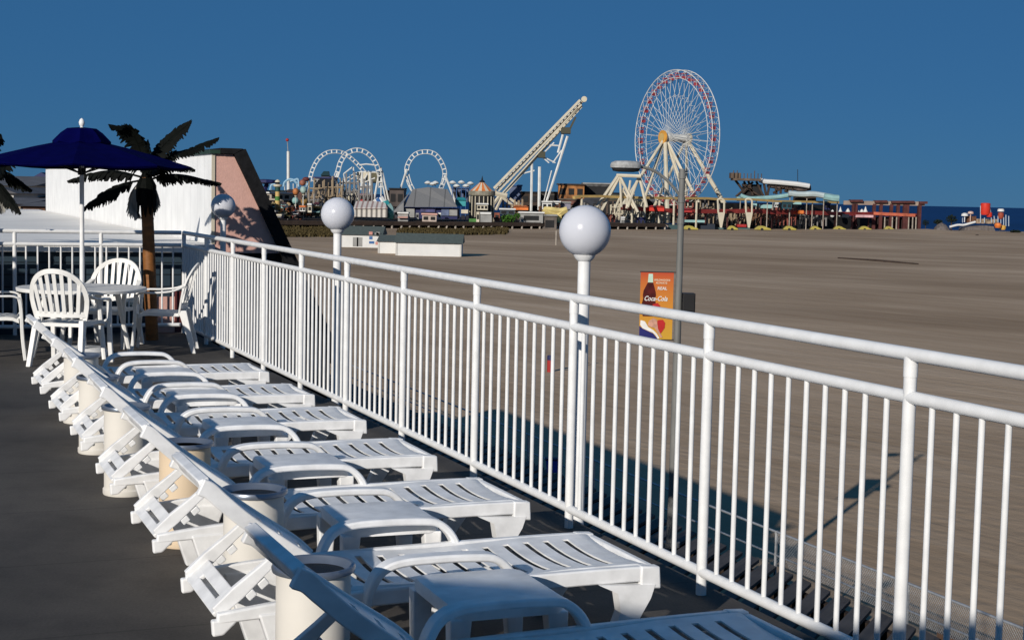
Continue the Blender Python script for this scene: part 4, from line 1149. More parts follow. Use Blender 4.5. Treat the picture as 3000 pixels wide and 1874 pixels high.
# ---------------- big lift hill
zz = lambda l: [(1300 + x / 2.69, 180 + y / 2.69) for x, y in l]
lh = thing('lift_hill', at(1560, 640, 400), 'steep cream coaster lift hill climbing to the right between the loops and the big wheel', 'roller coaster')
YL = 398
mr = MB()
for x0_, y0_, x1_, y1_, dy_, hh_ in ((395, 1000, 1075, 305, -1.0, .62), (414, 1012, 1090, 320, 1.0, .55), (432, 1022, 1085, 340, -1.0, .42), (478, 1040, 1090, 352, 1.0, .55), (462, 1036, 1060, 372, -1.0, .30)):
    q = zz([(x0_, y0_), (x1_, y1_)]); mr.bar(at(*q[0], YL + dy_), at(*q[1], YL + dy_), .45, hh_)
mr.build('track_beam', PCREAM, lh)
m = MB()
for i in range(26):
    t = i / 25; q = zz([(400 + 675 * t + 4, 1014 - 695 * t), (430 + 655 * t, 1040 - 690 * t)]); m.bar(at(*q[0], YL - .2), at(*q[1], YL + .2), .3, .3)
m.build('crosstie', mat('lift_tie_tan', (.42, .35, .26), var=.3, scale=.5), lh)
m = MB(); q = zz([(1060, 310), (1105, 330), (1105, 300)]); m.tube([at(*q[2], YL) + V((0, -1.2, 0)), at(*q[2], YL) + V((0, 1.2, 0))], .75, 14); m.build('top_wheel', PCREAM, lh)
m = MB()
a, b_ = at(*zz([(925, 520)])[0], YL), at(*zz([(1000, 570)])[0], YL); m.box(a.x, YL - 1, b_.z, b_.x, YL + 3, a.z); m.bar(at(*zz([(1040, 440)])[0], YL), at(*zz([(980, 560)])[0], YL), .5, .5)
a, b_ = at(*zz([(745, 710)])[0], YL), at(*zz([(800, 760)])[0], YL); m.box(a.x, YL - 1, b_.z, b_.x, YL + 3, a.z); m.build('platform', mat('dark_olive_steel', (.05, .05, .03), var=.3), lh)
m = MB()
for (x0, y0, x1, y1, r) in ((940, 570, 900, 720, .32), (975, 590, 810, 1105, .34), (755, 830, 750, 1170, .42), (695, 800, 688, 1180, .36), (715, 860, 620, 885, .2), (930, 700, 860, 800, .2), (800, 760, 880, 800, .18), (820, 660, 910, 665, .22), (760, 740, 830, 800, .18), (870, 640, 770, 740, .2), (850, 860, 790, 1100, .16)):
    q = zz([(x0, y0), (x1, y1)]); m = MB(); pole_px(m, *q[0], *q[1], YL, YL, r); m.build('support', PWHITE, lh)
m = MB()
for (x0, y0, x1, y1, r) in ((440, 1060, 350, 1180, .5), (470, 1050, 410, 1170, .4), (460, 1070, 560, 1150, .4), (400, 1040, 500, 1060, .7), (520, 1080, 600, 1140, .35)):
    q = zz([(x0, y0), (x1, y1)]); pole_px(m, *q[0], *q[1], YL - 2, YL - 2, r)
m.build('base_frame', PCREAM, lh)

# ---------------- ferris wheel
WY = 470.0; wc = at(1980, 404, WY); RW = 195 * WY / F
view = V((wc.x, wc.y, 0)).normalized(); left = V((-view.y, view.x, 0)); th = radians(55.0)
axle = (-view * cos(th) + left * sin(th)).normalized(); inpl = V((-axle.y, axle.x, 0))
fw = thing('ferris_wheel', (wc.x, wc.y, PIERZ), 'giant white ferris wheel with red gondolas and an orange hub disc', 'ferris wheel')
def wp(a, r, off): return wc + inpl * (r * cos(a)) + V((0, 0, r * sin(a))) + axle * off
NS = 36
for off in (1.3, -1.3):
    m = MB(); m.tube([wp(2 * pi * k / 72, RW, off) for k in range(72)], .13, 5, closed=True); m.build('rim', PWHITE, fw)
    m = MB(); m.tube([wp(2 * pi * k / 72, RW * .885, off) for k in range(72)], .10, 5, closed=True); m.build('inner_rim', PWHITE, fw)
m = MB()
for k in range(72):
    a, b2 = 2 * pi * k / 72, 2 * pi * (k + 1) / 72
    for off in (1.3, -1.3): m.tube([wp(a, RW * (1 if k % 2 else .885), off), wp(b2, RW * (.885 if k % 2 else 1), off)], .055, 4, cap=False)
    m.tube([wp(a, RW, 1.3), wp(a, RW, -1.3)], .06, 4, cap=False)
m.build('rim_lattice', PWHITE, fw)
m = MB()
for k in range(36):
    a = 2 * pi * k / 36; m.tube([wp(a, RW * .60, 1.1), wp(a + pi / 36, RW * .64, 0), wp(a + pi / 18, RW * .60, 1.1)], .05, 4, cap=False)
m.build('spoke_ties', PWHITE, fw)
for k in range(NS):
    a = 2 * pi * (k + .5) / NS; m = MB()
    m.tube([wp(a, 1.4, 3.2), wp(a, RW * .885, 1.3)], .07, 4, cap=False); m.tube([wp(a, 1.4, -3.2), wp(a, RW * .885, -1.3)], .07, 4, cap=False)
    m.build('spoke', PWHITE, fw)
GD = mat('gondola_red', (0.36, 0.05, 0.06), rough=.5, var=.2, scale=.8)
for k in range(NS):
    a = 2 * pi * k / NS; c = wp(a, RW * .94, 0) - V((0, 0, .5))
    m = MB(); m.obox(c - V((0, 0, .45)), inpl * .52, axle * .52, V((0, 0, .46))); m.obox(c + V((0, 0, .75)), inpl * .66, axle * .66, V((0, 0, .14)))
    for sx in (-1, 1):
        for sy in (-1, 1): m.tube([c + inpl * .55 * sx + axle * .55 * sy + V((0, 0, .05)), c + inpl * .55 * sx + axle * .55 * sy + V((0, 0, .65))], .06, 4)
    o = m.build('gondola', GD, fw)
m = MB(); m.tube([wc + axle * 4.6, wc - axle * 4.6], 1.25, 16); m.build('axle', PWHITE, fw, smooth=True)
for off, mm_ in ((4.65, mat('orange_hub', (.62, .30, .05), rough=.5, var=.3, scale=.4)), (-4.65, PCREAM)):
    m = MB(); m.tube([wc + axle * off, wc + axle * (off + .5 * (1 if off > 0 else -1))], 2.1 if off > 0 else 1.6, 28); m.build('hub_disc', mm_, fw)
m = MB(); m.tube([wc + axle * 5.17, wc + axle * 5.3], 2.0 * .62, 24); m.build('hub_ring', YTRIM, fw)
def leg_to(x, y, Yf, side, r):
    p0 = wc + axle * side; f = at(x, y, Yf); m = MB(); m.tube([p0, f], [r * .8, r], 8); m.build('leg', PCREAM, fw)
hub = axle * 4
for (x, y, side, dY, r) in ((1800, 640, 4, -16, .55), (1868, 642, 4, -5, .5), (1956, 650, 4, -18, .75), (2030, 640, 4, -6, .6), (2076, 652, 4, -9, .6), (2158, 660, -4, -2, .75), (2010, 640, -4, 8, .5), (1900, 640, -4, 10, .5)):
    leg_to(x, y, WY + dY, side, r)

# ---------------- platform ride on A-frame legs left of the wheel
pr = thing('swing_ride', at(1835, 650, 440), 'cream A-frame swing ride left of the big wheel legs, under the street lamp head', 'amusement ride')
m = MB()
for (x0, y0, x1, y1, r) in ((1378, 895, 1205, 1150, .42), (1385, 910, 1245, 1175, .42), (1385, 900, 1530, 1190, .42), (1365, 898, 1560, 905, .45), (1540, 900, 1600, 1150, .4), (1540, 900, 1450, 1150, .35), (1390, 930, 1400, 1150, .3), (1470, 940, 1440, 1160, .3), (1420, 1000, 1350, 1160, .3), (1410, 1010, 1500, 1160, .25)):
    q = zz([(x0, y0), (x1, y1)]); m = MB(); pole_px(m, *q[0], *q[1], 402, 399, r * 1.05); m.build('leg', PCREAM, pr)

# ---------------- generic pier pieces
def block(x0, y0, x1, y1, m_, name, label, cat, Yo=8, depth=8, roof=None, rh=0, win=0, legs=True, sign=None, group=None, awn=None):
    """small pier building seen at (x0,y0)-(x1,y1): body, roof, openings, fascia"""
    xm = (x0 + x1) / 2; Y = Yd(xm) + Yo
    a, b_ = at(x0, y0, Y), at(x1, y1, Y)
    r = thing(name, ((a.x + b_.x) / 2, Y + depth / 2, b_.z), label, cat, group)
    MB().box(a.x, Y, b_.z, b_.x, Y + depth, a.z).build('wall', m_, r)
    wd = b_.x - a.x; h = a.z - b_.z
    if roof:
        zr = a.z + rh * Y / F; o = .06 * wd
        m = MB()
        if rh > 0: m.prism([(a.x - o, Y - .5, a.z + .01), (b_.x + o, Y - .5, a.z + .01), (b_.x - wd * .18, Y + depth * .4, zr), (a.x + wd * .18, Y + depth * .4, zr)], (0, depth * .4, 0))
        else: m.box(a.x - o, Y - .5, a.z + .004, b_.x + o, Y + depth, a.z + .35)
        m.build('roof', roof, r)
    for i in range(win):
        cx = a.x + wd * (i + .5) / win; hw = wd / win * .32
        MB().box(cx - hw, Y - .12, b_.z + h * .28, cx + hw, Y - .01, b_.z + h * .74).build('opening', DARK, r)
    if sign is not None:
        MB().box(a.x + wd * .06, Y - .30, a.z - h * .22, b_.x - wd * .06, Y - .13, a.z - h * .03).build('fascia', sign, r)
    if awn is not None:
        m = MB(); m.prism([(a.x, Y - .02, a.z - h * .35), (a.x, Y - 1.2, a.z - h * .5), (a.x, Y - 1.2, a.z - h * .55), (a.x, Y - .02, a.z - h * .42)], (wd, 0, 0)); m.build('awning', awn, r)
    return r
STRW = stripes('striped_white_shed', (0.16, 0.15, 0.14), (0.62, 0.58, 0.52), 'X', 1.15, .42)
STRR = stripes('striped_roof', (0.34, 0.24, 0.22), (0.60, 0.56, 0.52), 'X', 1.15, .4)
OST = stripes('orange_white_awning', (0.62, 0.22, 0.04), (0.62, 0.52, 0.40), 'X', 1.3, .5)

# striped hall with pitched striped roof
r = block(1037, 610, 1134, 637, STRW, 'striped_hall', 'white and grey striped hall with striped roof right of the middle globe', 'hall', 6, 9)
Y = Yd(1085) + 6; a, b_ = at(1036, 609, Y - .4), at(1135, 609, Y - .4); c, d = at(1043, 589, Y + 4), at(1126, 589, Y + 4)
MB().hexa([a - V((0, 0, .2)), b_ - V((0, 0, .2)), d - V((0, -1, .4)), c - V((0, -1, .4)), a, b_, d, c]).build('roof', STRR, r)
block(1052, 568, 1090, 590, RED, 'red_kiosk', 'dark red kiosk front above the striped hall roof', 'kiosk', 16, 5, win=2)
# grey mansard hall
Y = Yd(1255) + 10
gh = thing('mansard_hall', at(1260, 655, Y + 8), 'grey hall with big sloping metal roof and dark blue front under the single loop', 'hall')
q = lambda x, y, dY: at(1100 + x / 6.0525, 500 + y / 6.0525, Y + dY)
T = [q(650, 330, 6), q(930, 300, 6), q(1200, 310, 6), q(1320, 360, 6)]; B = [q(520, 645, 0), q(1460, 640, 0)]
m = MB(); m.add([q(505, 645, 0), q(1450, 645, 0), q(1280, 330, 6), q(940, 292, 6), q(660, 330, 6), q(505, 645, 16), q(1450, 645, 16), q(1280, 330, 12), q(940, 292, 12), q(660, 330, 12)], [(0, 1, 2, 3, 4), (9, 8, 7, 6, 5), (0, 4, 9, 5), (1, 6, 7, 2), (2, 7, 8, 3), (3, 8, 9, 4), (0, 5, 6, 1)]); m.build('roof', stripes('seamed_grey_roof', (.11, .11, .11), (.185, .185, .185), 'X', 3.6, .08), gh)
m = MB(); m.add([q(300, 740, -1), q(500, 740, -1), q(500, 560, 0), q(640, 340, 6), q(300, 740, 12), q(500, 740, 12), q(500, 560, 12), q(640, 340, 12)], [(0, 1, 2, 3), (7, 6, 5, 4), (0, 3, 7, 4), (1, 5, 6, 2), (2, 6, 7, 3), (0, 4, 5, 1)]); m.build('side_roof', GREYR, gh)
a, b_ = q(510, 655, 1), q(1450, 860, 1); m = MB(); m.box(a.x, Y + 1, b_.z, b_.x, Y + 15, a.z); m.build('wall', DBLUE, gh)
for (x0, y0, x1, y1, mm_) in ((515, 670, 690, 830, GREYP), (1170, 670, 1300, 800, mat('slate_blue_panel', (.10, .13, .22), var=.4, scale=.6)), (1310, 690, 1450, 800, GREYP), (800, 680, 1060, 740, mat('dim_blue_sign', (.06, .06, .16), var=.6, scale=1))):
    a, b_ = q(x0, y0, .6), q(x1, y1, .6); MB().box(a.x, Y + .5, b_.z, b_.x, Y + .9, a.z).build('front_panel', mm_, gh)
m = MB(); a, b_ = q(505, 640, -.4), q(1455, 665, -.4); m.box(a.x, Y - .5, b_.z, b_.x, Y + .4, a.z); m.build('fascia', DBLUE, gh)
for (x0, y0, x1, y1, mm_, lb) in ((905, 200, 970, 260, PCREAM, 'small cream sign box on the grey mansard hall roof, leftmost of the row'),):
    pass
# lamps / swings in a row behind the hall
for i, (x, y) in enumerate(((930, 215), (1015, 235), (1065, 215), (1370, 210), (1440, 270), (1525, 205), (1605, 270), (1685, 225))):
    p = q(x, y, 30); m = MB(); m.lathe(p, [(.6, -.4), (1.0, -.1), (.5, .35), (.05, .5)], 10); k = 420 / F
    t_ = thing('chair_swing', V((p.x, p.y, PIERZ)), 'pale sky ride chair hanging over the pier, %s from the left in its row' % ['first', 'second', 'third', 'fourth', 'fifth', 'sixth', 'seventh', 'eighth'][i], 'sky ride chair', 'sky ride chairs above the grey hall')
    m.build('canopy', PWHITE, t_); m = MB(); m.tube([p, V((p.x, p.y, PIERZ))], .10, 5); m.build('mast', MBLUE, t_)
# carousel tent
Y = Yd(1412) + 12; c = at(1412, 562, Y); k = Y / F
ct = thing('carousel', V((c.x, Y, PIERZ)), 'carousel with orange and white striped cone roof beside the lift hill', 'carousel')
def cone_stripes():
    n = 20; R_, z0, z1_ = 37 * k, at(1412, 561, Y).z, at(1412, 534, Y).z
    mo, mw = MB(), MB()
    for i in range(n):
        a0, a1 = 2 * pi * i / n, 2 * pi * (i + 1) / n
        (mo if i % 2 else mw).add([(c.x + R_ * cos(a0), Y + R_ * sin(a0), z0), (c.x + R_ * cos(a1), Y + R_ * sin(a1), z0), (c.x + 6 * k * cos(a1), Y + 6 * k * sin(a1), z1_), (c.x + 6 * k * cos(a0), Y + 6 * k * sin(a0), z1_)], [(0, 1, 2, 3)])
    mo.build('orange_panels', ORANGE, ct); mw.build('white_panels', PCREAM, ct)
    m = MB(); m.lathe((c.x, Y, 0), [(R_, at(1412, 574, Y).z), (R_ * 1.06, at(1412, 572, Y).z), (R_ * 1.06, z0 + .1), (R_ * .98, z0 + .12)], 24); m.build('rounding_board', mat('gold_grey_board', (.22, .20, .15), var=.5, scale=.9), ct)
    m = MB(); m.lathe((c.x, Y, 0), [(R_ * .9, PIERZ), (R_ * .9, at(1412, 574, Y).z)], 20); m.build('interior', DARK, ct)
    m = MB(); m.lathe((c.x, Y, 0), [(7 * k, z1_ - .1), (8 * k, z1_ + .25), (3 * k, z1_ + .5), (.4 * k, z1_ + 1.6)], 10); m.build('finial', DARK, ct)
    for i in range(10):
        a0 = pi + pi * i / 9; m = MB(); m.tube([(c.x + R_ * .98 * cos(a0), Y + R_ * .98 * sin(a0), PIERZ), (c.x + R_ * .98 * cos(a0), Y + R_ * .98 * sin(a0), at(1412, 575, Y).z)], .12, 5); m.build('pole', PCREAM, ct)
cone_stripes()
Z2 = lambda x, y: (1100 + x / 6.0525, 500 + y / 6.0525)
Z3 = lambda x, y: (1450 + x / 6.0525, 500 + y / 6.0525)
Z1 = lambda x, y: (740 + x / 6.371, 500 + y / 6.371)
Z4 = lambda x, y: (1820 + x / 6.0525, 500 + y / 6.0525)
Z5 = lambda x, y: (2100 + x / 6.0525, 490 + y / 6.0525)
Z6 = lambda x, y: (2400 + x / 6.0525, 540 + y / 6.0525)
def blk(zf, x0, y0, x1, y1, m_, name, label, cat, **kw):
    a, b = zf(x0, y0), zf(x1, y1); return block(a[0], a[1], b[0], b[1], m_, name, label, cat, **kw)
blk(Z2, 400, 760, 575, 900, GREYP, 'ticket_booth', 'grey and pink booth at the left corner of the grey mansard hall', 'booth', Yo=2, depth=4, roof=PWHITE, awn=PINK)
blk(Z2, 830, 780, 1080, 910, mat('pale_pink_booth', (.42, .34, .29), var=.25, scale=.5), 'ticket_booth', 'pale pink and white booth in front of the blue hall', 'booth', Yo=2, depth=4, win=2, roof=PINK)
blk(Z2, 715, 750, 765, 860, GREYP, 'ticket_booth', 'narrow grey booth left of the pale pink booth', 'booth', Yo=4, depth=2, win=1)
blk(Z2, 1110, 745, 1160, 850, PWHITE, 'ticket_booth', 'narrow white booth right of the pale pink booth', 'booth', Yo=4, depth=2, win=1)
blk(Z2, 1420, 520, 1600, 630, TEAL, 'teal_stand', 'teal awning stand at the foot of the single loop', 'stand', Yo=12, depth=4, roof=TEAL, rh=8)
blk(Z2, 1800, 600, 1990, 700, PCREAM, 'food_stand', 'cream food stand below the carousel', 'stand', Yo=6, depth=5, roof=PWHITE, win=3)
blk(Z2, 1790, 730, 1840, 910, PCREAM, 'ticket_booth', 'narrow cream booth beside the grey panel fence', 'booth', Yo=2, depth=3, win=1)
blk(Z2, 1845, 730, 2060, 915, GREYP, 'panel_fence', 'light grey panel fence section on the pier edge below the carousel', 'fence', Yo=1, depth=1, sign=SHEDW)
blk(Z2, 1660, 850, 1790, 910, GREEN, 'planter', 'green hedge planter left of the cream booth on the pier edge', 'planter', Yo=3, depth=2)
blk(Z2, 1520, 690, 1640, 760, PCREAM, 'slide_ride', 'cream slide ride base left of the food stand', 'amusement ride', Yo=4, depth=4)
blk(Z3, -10, 745, 80, 900, mat('rust_red_panel', (.22, .06, .03), var=.4, scale=.6), 'food_stand', 'rust red stand right of the grey panel fence', 'stand', Yo=3, depth=4, win=1)
blk(Z3, 90, 690, 350, 790, mat('dark_teal_stand', (.03, .05, .07), var=.6, scale=.6), 'game_stand', 'dark stand with white patches behind the green shrubs', 'stand', Yo=6, depth=5, win=2, roof=PWHITE)
blk(Z3, 330, 640, 590, 700, ORANGE, 'orange_stand', 'orange awning stand at the foot of the lift hill', 'stand', Yo=10, depth=6, roof=ORANGE, rh=5)
blk(Z3, 440, 750, 850, 930, GREYP, 'storage_shed', 'long grey storage shed on the pier edge left of the largest globe', 'shed', Yo=2, depth=6, roof=SHEDW, win=1)
blk(Z3, 850, 800, 1090, 1090, mat('weathered_board', (.12, .10, .085), var=.4, scale=.6), 'storage_shed', 'dark weathered shed standing down at sand level left of the largest globe', 'shed', Yo=-1, depth=6, roof=GREYP, win=1)
blk(Z3, 840, 560, 1010, 690, SHEDW, 'white_trailer', 'white trailer behind the yellow ride arms, left one', 'trailer', Yo=14, depth=5, roof=PWHITE, win=2)
blk(Z3, 1040, 560, 1160, 690, SHEDW, 'white_trailer', 'white trailer behind the yellow ride arms, right one', 'trailer', Yo=14, depth=5, roof=PWHITE, win=1)
blk(Z3, 1165, 570, 1340, 680, mat('lilac_grey_panel', (.20, .19, .24), var=.3, scale=.5), 'arcade_stand', 'lilac grey stand right of the white trailers', 'stand', Yo=14, depth=5, roof=GREYP)
blk(Z3, 1130, 250, 1580, 500, BROWN, 'western_facade', 'orange brown rustic facade left of the cream A-frame ride', 'facade', Yo=22, depth=6, win=3, roof=WOODD)
blk(Z3, 1585, 235, 2040, 440, DARK, 'dark_ride_hall', 'black dark ride hall right of the rustic facade', 'hall', Yo=22, depth=10, roof=GREYP, sign=mat('dim_grey_sign', (.07, .07, .07), var=.8, scale=.8))
blk(Z3, 470, 390, 760, 620, WOODD, 'dark_ride_hall', 'dark brown hall behind the lift hill supports', 'hall', Yo=30, depth=8, win=2, roof=DARK)
blk(Z3, 800, 390, 1110, 560, mat('dim_olive_wall', (.05, .042, .034), var=.5, scale=.5), 'dark_ride_hall', 'dim olive hall left of the rustic facade', 'hall', Yo=30, depth=8, win=2, roof=DARK)
blk(Z3, 260, 270, 470, 600, mat('blue_grey_wall', (.08, .11, .19), var=.4, scale=.4), 'ride_building', 'blue grey ride building behind the foot of the lift hill', 'building', Yo=34, depth=8, roof=MBLUE)
blk(Z2, 1340, 310, 1640, 560, mat('dull_blue_wall', (.07, .09, .16), var=.5, scale=.3), 'ride_building', 'dull blue ride building between the single loop and the carousel', 'building', Yo=40, depth=8, roof=MBLUE, win=3)
blk(Z2, 250, 330, 500, 640, mat('dim_brown_wall', (.06, .045, .04), var=.5, scale=.4), 'ride_building', 'dim brown building left of the grey mansard hall', 'building', Yo=34, depth=8, roof=DARK, win=2)
# ochre beam across the front of the wheel (flume)
fl = thing('log_flume', at(2050, 640, 430), 'ochre log flume trough running across in front of the big wheel', 'log flume')
pts = [Z3(1400, 480), Z3(1500, 455), Z3(1880, 455), Z4(0, 470), Z4(900, 490), Z4(1500, 490), Z5(0, 565), Z5(620, 570), Z5(1000, 600), Z5(1500, 610), Z5(2150, 625)]
m = MB(); pp = [at(x, y, Yd(x) + 8) for x, y in pts]
for a, b in zip(pp, pp[1:]): m.bar(a, b, 1.0, .62)
m.build('trough', YTRIM, fl)
for zf, x in ((Z3, 1540), (Z4, 200), (Z4, 420), (Z4, 680), (Z4, 1340), (Z4, 940), (Z5, 900), (Z5, 1300), (Z5, 1700)):
    X = zf(x, 0)[0]; p0 = at(X, 578, Yd(X) + 8); m = MB(); m.tube([(p0.x, p0.y, SAND), (p0.x, p0.y, at(X, 578 + (X - 1800) * .02, Yd(X) + 8).z)], .30 if X < 2200 else .16, 6); m.build('support', PCREAM if X < 2200 else PILE, fl)
# V-shaped cream pylons
for i, (x, lb) in enumerate(((72, 'cream tapered pylon in front of the big wheel, left one'), (565, 'cream tapered pylon in front of the big wheel, right one'))):
    X0_, Y0_ = Z5(x, 1070); Y = Yd(X0_) + 3; bb = at(X0_, Y0_, Y)
    r = thing('pylon', bb, lb, 'pylon', 'tapered pylons')
    m = MB(); l_, r_ = at(*Z5(x - 58, 800), Y), at(*Z5(x + 70, 800), Y)
    m.prism([bb + V((-.25, -.4, 0)), bb + V((.25, -.4, 0)), r_ + V((0, -.4, 0)), l_ + V((0, -.4, 0))], (0, .9, 0)); m.build('base', PCREAM, r)
    m = MB(); tl, tr = at(*Z5(x - 50, 575), Y), at(*Z5(x + 55, 590), Y)
    m.tube(arc([l_ + V((.2, 0, 0)), tl + V((0, 0, -1)), tl, tl.lerp(tr, .5) + V((0, 0, .4)), tr, tr + V((.1, 0, -1)), r_ + V((-.2, 0, 0))], 3), .28, 6); m.build('arch', PCREAM, r)
# red boardwalk structures under the wheel
rr = thing('pier_walkway', at(2250, 660, 440), 'red railed walkway on posts running under the big wheel to the pier end', 'walkway')
m = MB(); wl = [Z4(0, 660), Z4(500, 690), Z4(1100, 720), Z4(1900, 720), Z5(600, 775), Z5(1000, 795), Z5(1700, 805), Z6(300, 520), Z6(900, 525), Z6(1750, 550)]
pp = [at(x, y, Yd(x) + 10) for x, y in wl]
for a, b in zip(pp, pp[1:]): m.bar(a, b, .5, 1.15)
m.build('red_band', mat('weathered_red_rail', (0.26, 0.035, 0.03), rough=.6, var=.5, scale=.35), rr)
for a, b in zip(pp[2:], pp[3:]):
    n = max(2, int((b - a).length / 6))
    for i in range(n):
        p = a.lerp(b, i / n) + V((0, 1.5, 0)); MB().tube([(p.x, p.y, SAND - .2), (p.x, p.y, p.z)], .24, 5).build('post', mat('maroon_brown_post', (.09, .03, .025), var=.4, scale=.8), rr)
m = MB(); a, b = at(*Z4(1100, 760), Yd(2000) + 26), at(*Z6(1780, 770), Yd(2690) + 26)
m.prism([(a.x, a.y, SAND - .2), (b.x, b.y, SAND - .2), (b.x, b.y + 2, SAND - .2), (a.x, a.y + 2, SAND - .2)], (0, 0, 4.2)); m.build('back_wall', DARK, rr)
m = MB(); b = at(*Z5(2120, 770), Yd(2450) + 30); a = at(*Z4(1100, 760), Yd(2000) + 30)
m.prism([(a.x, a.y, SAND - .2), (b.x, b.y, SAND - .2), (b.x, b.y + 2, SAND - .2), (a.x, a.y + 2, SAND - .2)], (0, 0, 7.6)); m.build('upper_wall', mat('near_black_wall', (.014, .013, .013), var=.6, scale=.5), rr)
# clutter colour pieces on the walkway
cl = [(Z5, 780, 660, 980, 730, AQUA, 'aqua_float', 'pale aqua water slide runout left of the dark teal hut'), (Z5, 1030, 650, 1085, 710, PWHITE, 'white_hut', 'small white hut in the middle of the red walkway'),
      (Z5, 1160, 630, 1330, 740, mat('dark_teal_hut', (.012, .055, .075), var=.3), 'teal_hut', 'dark teal hut behind the red walkway'), (Z5, 1340, 615, 1500, 660, AQUA, 'aqua_float', 'pale aqua runout above the dark hut'),
      (Z5, 640, 640, 710, 700, AQUA, 'aqua_float', 'pale aqua curl beside the right tapered pylon'), (Z5, 1470, 765, 1540, 825, ORANGE, 'orange_ball', 'orange ball ornament on the red walkway'),
      (Z5, 1920, 650, 2010, 750, DBLUE, 'blue_hut', 'dark blue hut at the right part of the walkway'), (Z6, 650, 540, 960, 590, mat('pink_white_sign', (.55, .33, .34), var=.4, scale=.8), 'sign_board', 'pale pink sign board on the red walkway'),
      (Z6, 410, 530, 530, 590, GREYP, 'sign_board', 'grey blue sign board left of the pale pink one'), (Z4, 580, 970, 830, 1095, mat('pinkish_wall', (.30, .25, .23), var=.3, scale=.6), 'concrete_box', 'pinkish concrete box at sand level below the wheel'),
      (Z4, 280, 850, 420, 960, DBLUE, 'blue_hut', 'dark blue hut below the cream A-frame ride'), (Z4, 0, 840, 60, 960, SHEDW, 'white_hut', 'white notice hut right of the largest globe'),
      (Z4, 840, 960, 1000, 1060, mat('dark_teal_base', (.03, .07, .075), var=.4), 'bumper_ride', 'dark teal low ride left of the lamp pole'), (Z4, 1410, 940, 1660, 1070, mat('navy_ride_base', (.012, .02, .035), var=.4), 'bumper_ride', 'navy low ride between the wheel legs'),
      (Z4, 1100, 870, 1480, 920, AQUA, 'ride_canopy', 'pale canopy strip just right of the lamp pole'), (Z4, 1660, 1010, 1880, 1080, mat('teal_grey_base', (.06, .11, .11), var=.4), 'bumper_ride', 'teal grey low ride under the left tapered pylon'),
      (Z4, 2070, 1010, 2280, 1080, mat('teal_grey_base', (.06, .11, .11)), 'bumper_ride', 'teal grey low ride under the right tapered pylon'), (Z4, 2060, 950, 2220, 1000, RED, 'red_cart', 'red ride cart beside the right tapered pylon'),
      (Z4, 500, 640, 760, 720, BRED, 'red_canopy', 'bright red canopy under the cream A-frame ride'), (Z4, 20, 620, 180, 680, mat('dusty_red', (.30, .09, .07), var=.4), 'red_canopy', 'dusty red canopy right of the largest globe'),
      (Z4, 1100, 690, 1260, 740, RED, 'red_canopy', 'dark red canopy right of the lamp pole')]
for zf, x0, y0, x1, y1, mm_, nm, lb in cl:
    blk(zf, x0, y0, x1, y1, mm_, nm, lb, nm.replace('_', ' '), Yo=random.uniform(5, 9), depth=3, roof=mm_ if nm in ('teal_hut', 'white_hut', 'blue_hut', 'red_canopy') else None, rh=4 if nm == 'red_canopy' else 0, win=2 if 'hut' in nm else 0)
# yellow humped rides on the sand
for i, x in enumerate((2020, 2145, 2233, 2312, 2388, 2458, 2533, 2603)):
    xx = x; y = 672 + (x - 2020) * .018 + 7; Y = Yd(x) - 6; p = at(x, y, Y); p = V((p.x, p.y, SAND)); k = Y / F
    wd = (24, 16, 24, 19, 17, 19, 19, 15)[i] * k; h = 14 * k
    r = thing('yellow_boat', p, 'yellow humped pedal boat parked on the sand, %s from the left' % ['first', 'second', 'third', 'fourth', 'fifth', 'sixth', 'seventh', 'eighth'][i], 'boat', 'yellow pedal boats along the pier')
    m = MB(); prof = [(-1, .12), (-.85, .5), (-.5, .92), (-.1, 1.0), (.3, .86), (.6, .6), (1.0, .42), (1.05, .1)]
    m.prism([(p.x + u * wd, p.y - .8, p.z + v * h) for u, v in prof][::-1], (0, 1.7, 0)); m.build('hull', YEL, r, bevel=.15)
    m = MB(); m.tube([(p.x - .1 * wd, p.y - .9, p.z + .22 * h), (p.x - .1 * wd, p.y - .6, p.z + .22 * h)], .3 * h, 10); m.build('wheel', DARK, r)

# ---------------- water slide tower and teal slides at the right
wt = thing('water_slide_tower', at(2260, 640, 455), 'dark timber water slide tower with white flume right of the big wheel', 'water slide')
YW = 455
m = MB()
for (x0, y0, x1, y1) in ((330, 230, 480, 430), (480, 250, 560, 400), (560, 240, 640, 500), (700, 250, 830, 520), (480, 400, 340, 520), (640, 260, 460, 460), (830, 260, 880, 520), (940, 290, 900, 500), (1040, 300, 1060, 480), (1150, 310, 1130, 470), (1250, 330, 1250, 450), (1350, 330, 1340, 440), (560, 380, 780, 520), (450, 300, 640, 420), (1000, 460, 1200, 340), (1200, 430, 1350, 360)):
    a, b = Z5(x0, y0), Z5(x1, y1); pole_px(m, *a, *b, YW, YW, .38, 5)
m.build('timber_frame', WOODD, wt)
a, b = at(*Z5(270, 195), YW), at(*Z5(760, 245), YW); m = MB(); m.box(a.x, YW - 3, b.z, b.x, YW + 3, a.z)
for i in range(9): x = a.x + (b.x - a.x) * i / 8; m.tube([(x, YW - 3, a.z), (x, YW - 3, a.z + 1.5 + (i in (0, 1, 6)) * .8)], .13, 4)
m.box(a.x - .6, YW - 2, a.z, a.x + 2.2, YW + 2, a.z + 1.6); m.build('platform', mat('dark_tan_platform', (.11, .075, .05), var=.5, scale=.5), wt)
m = MB(); a, b = at(*Z5(480, 300), YW + 1), at(*Z5(790, 520), YW + 1); m.box(a.x, YW + 1, b.z, b.x, YW + 4, a.z); m.build('dark_core', DARK, wt)
m = MB(); pp = [at(*Z5(*c), YW - 1) for c in ((760, 225), (860, 255), (1020, 265), (1250, 285), (1450, 305), (1640, 335))]; m.tube(arc(pp, 4), .75, 8); m.build('flume', SHEDW, wt, smooth=True)
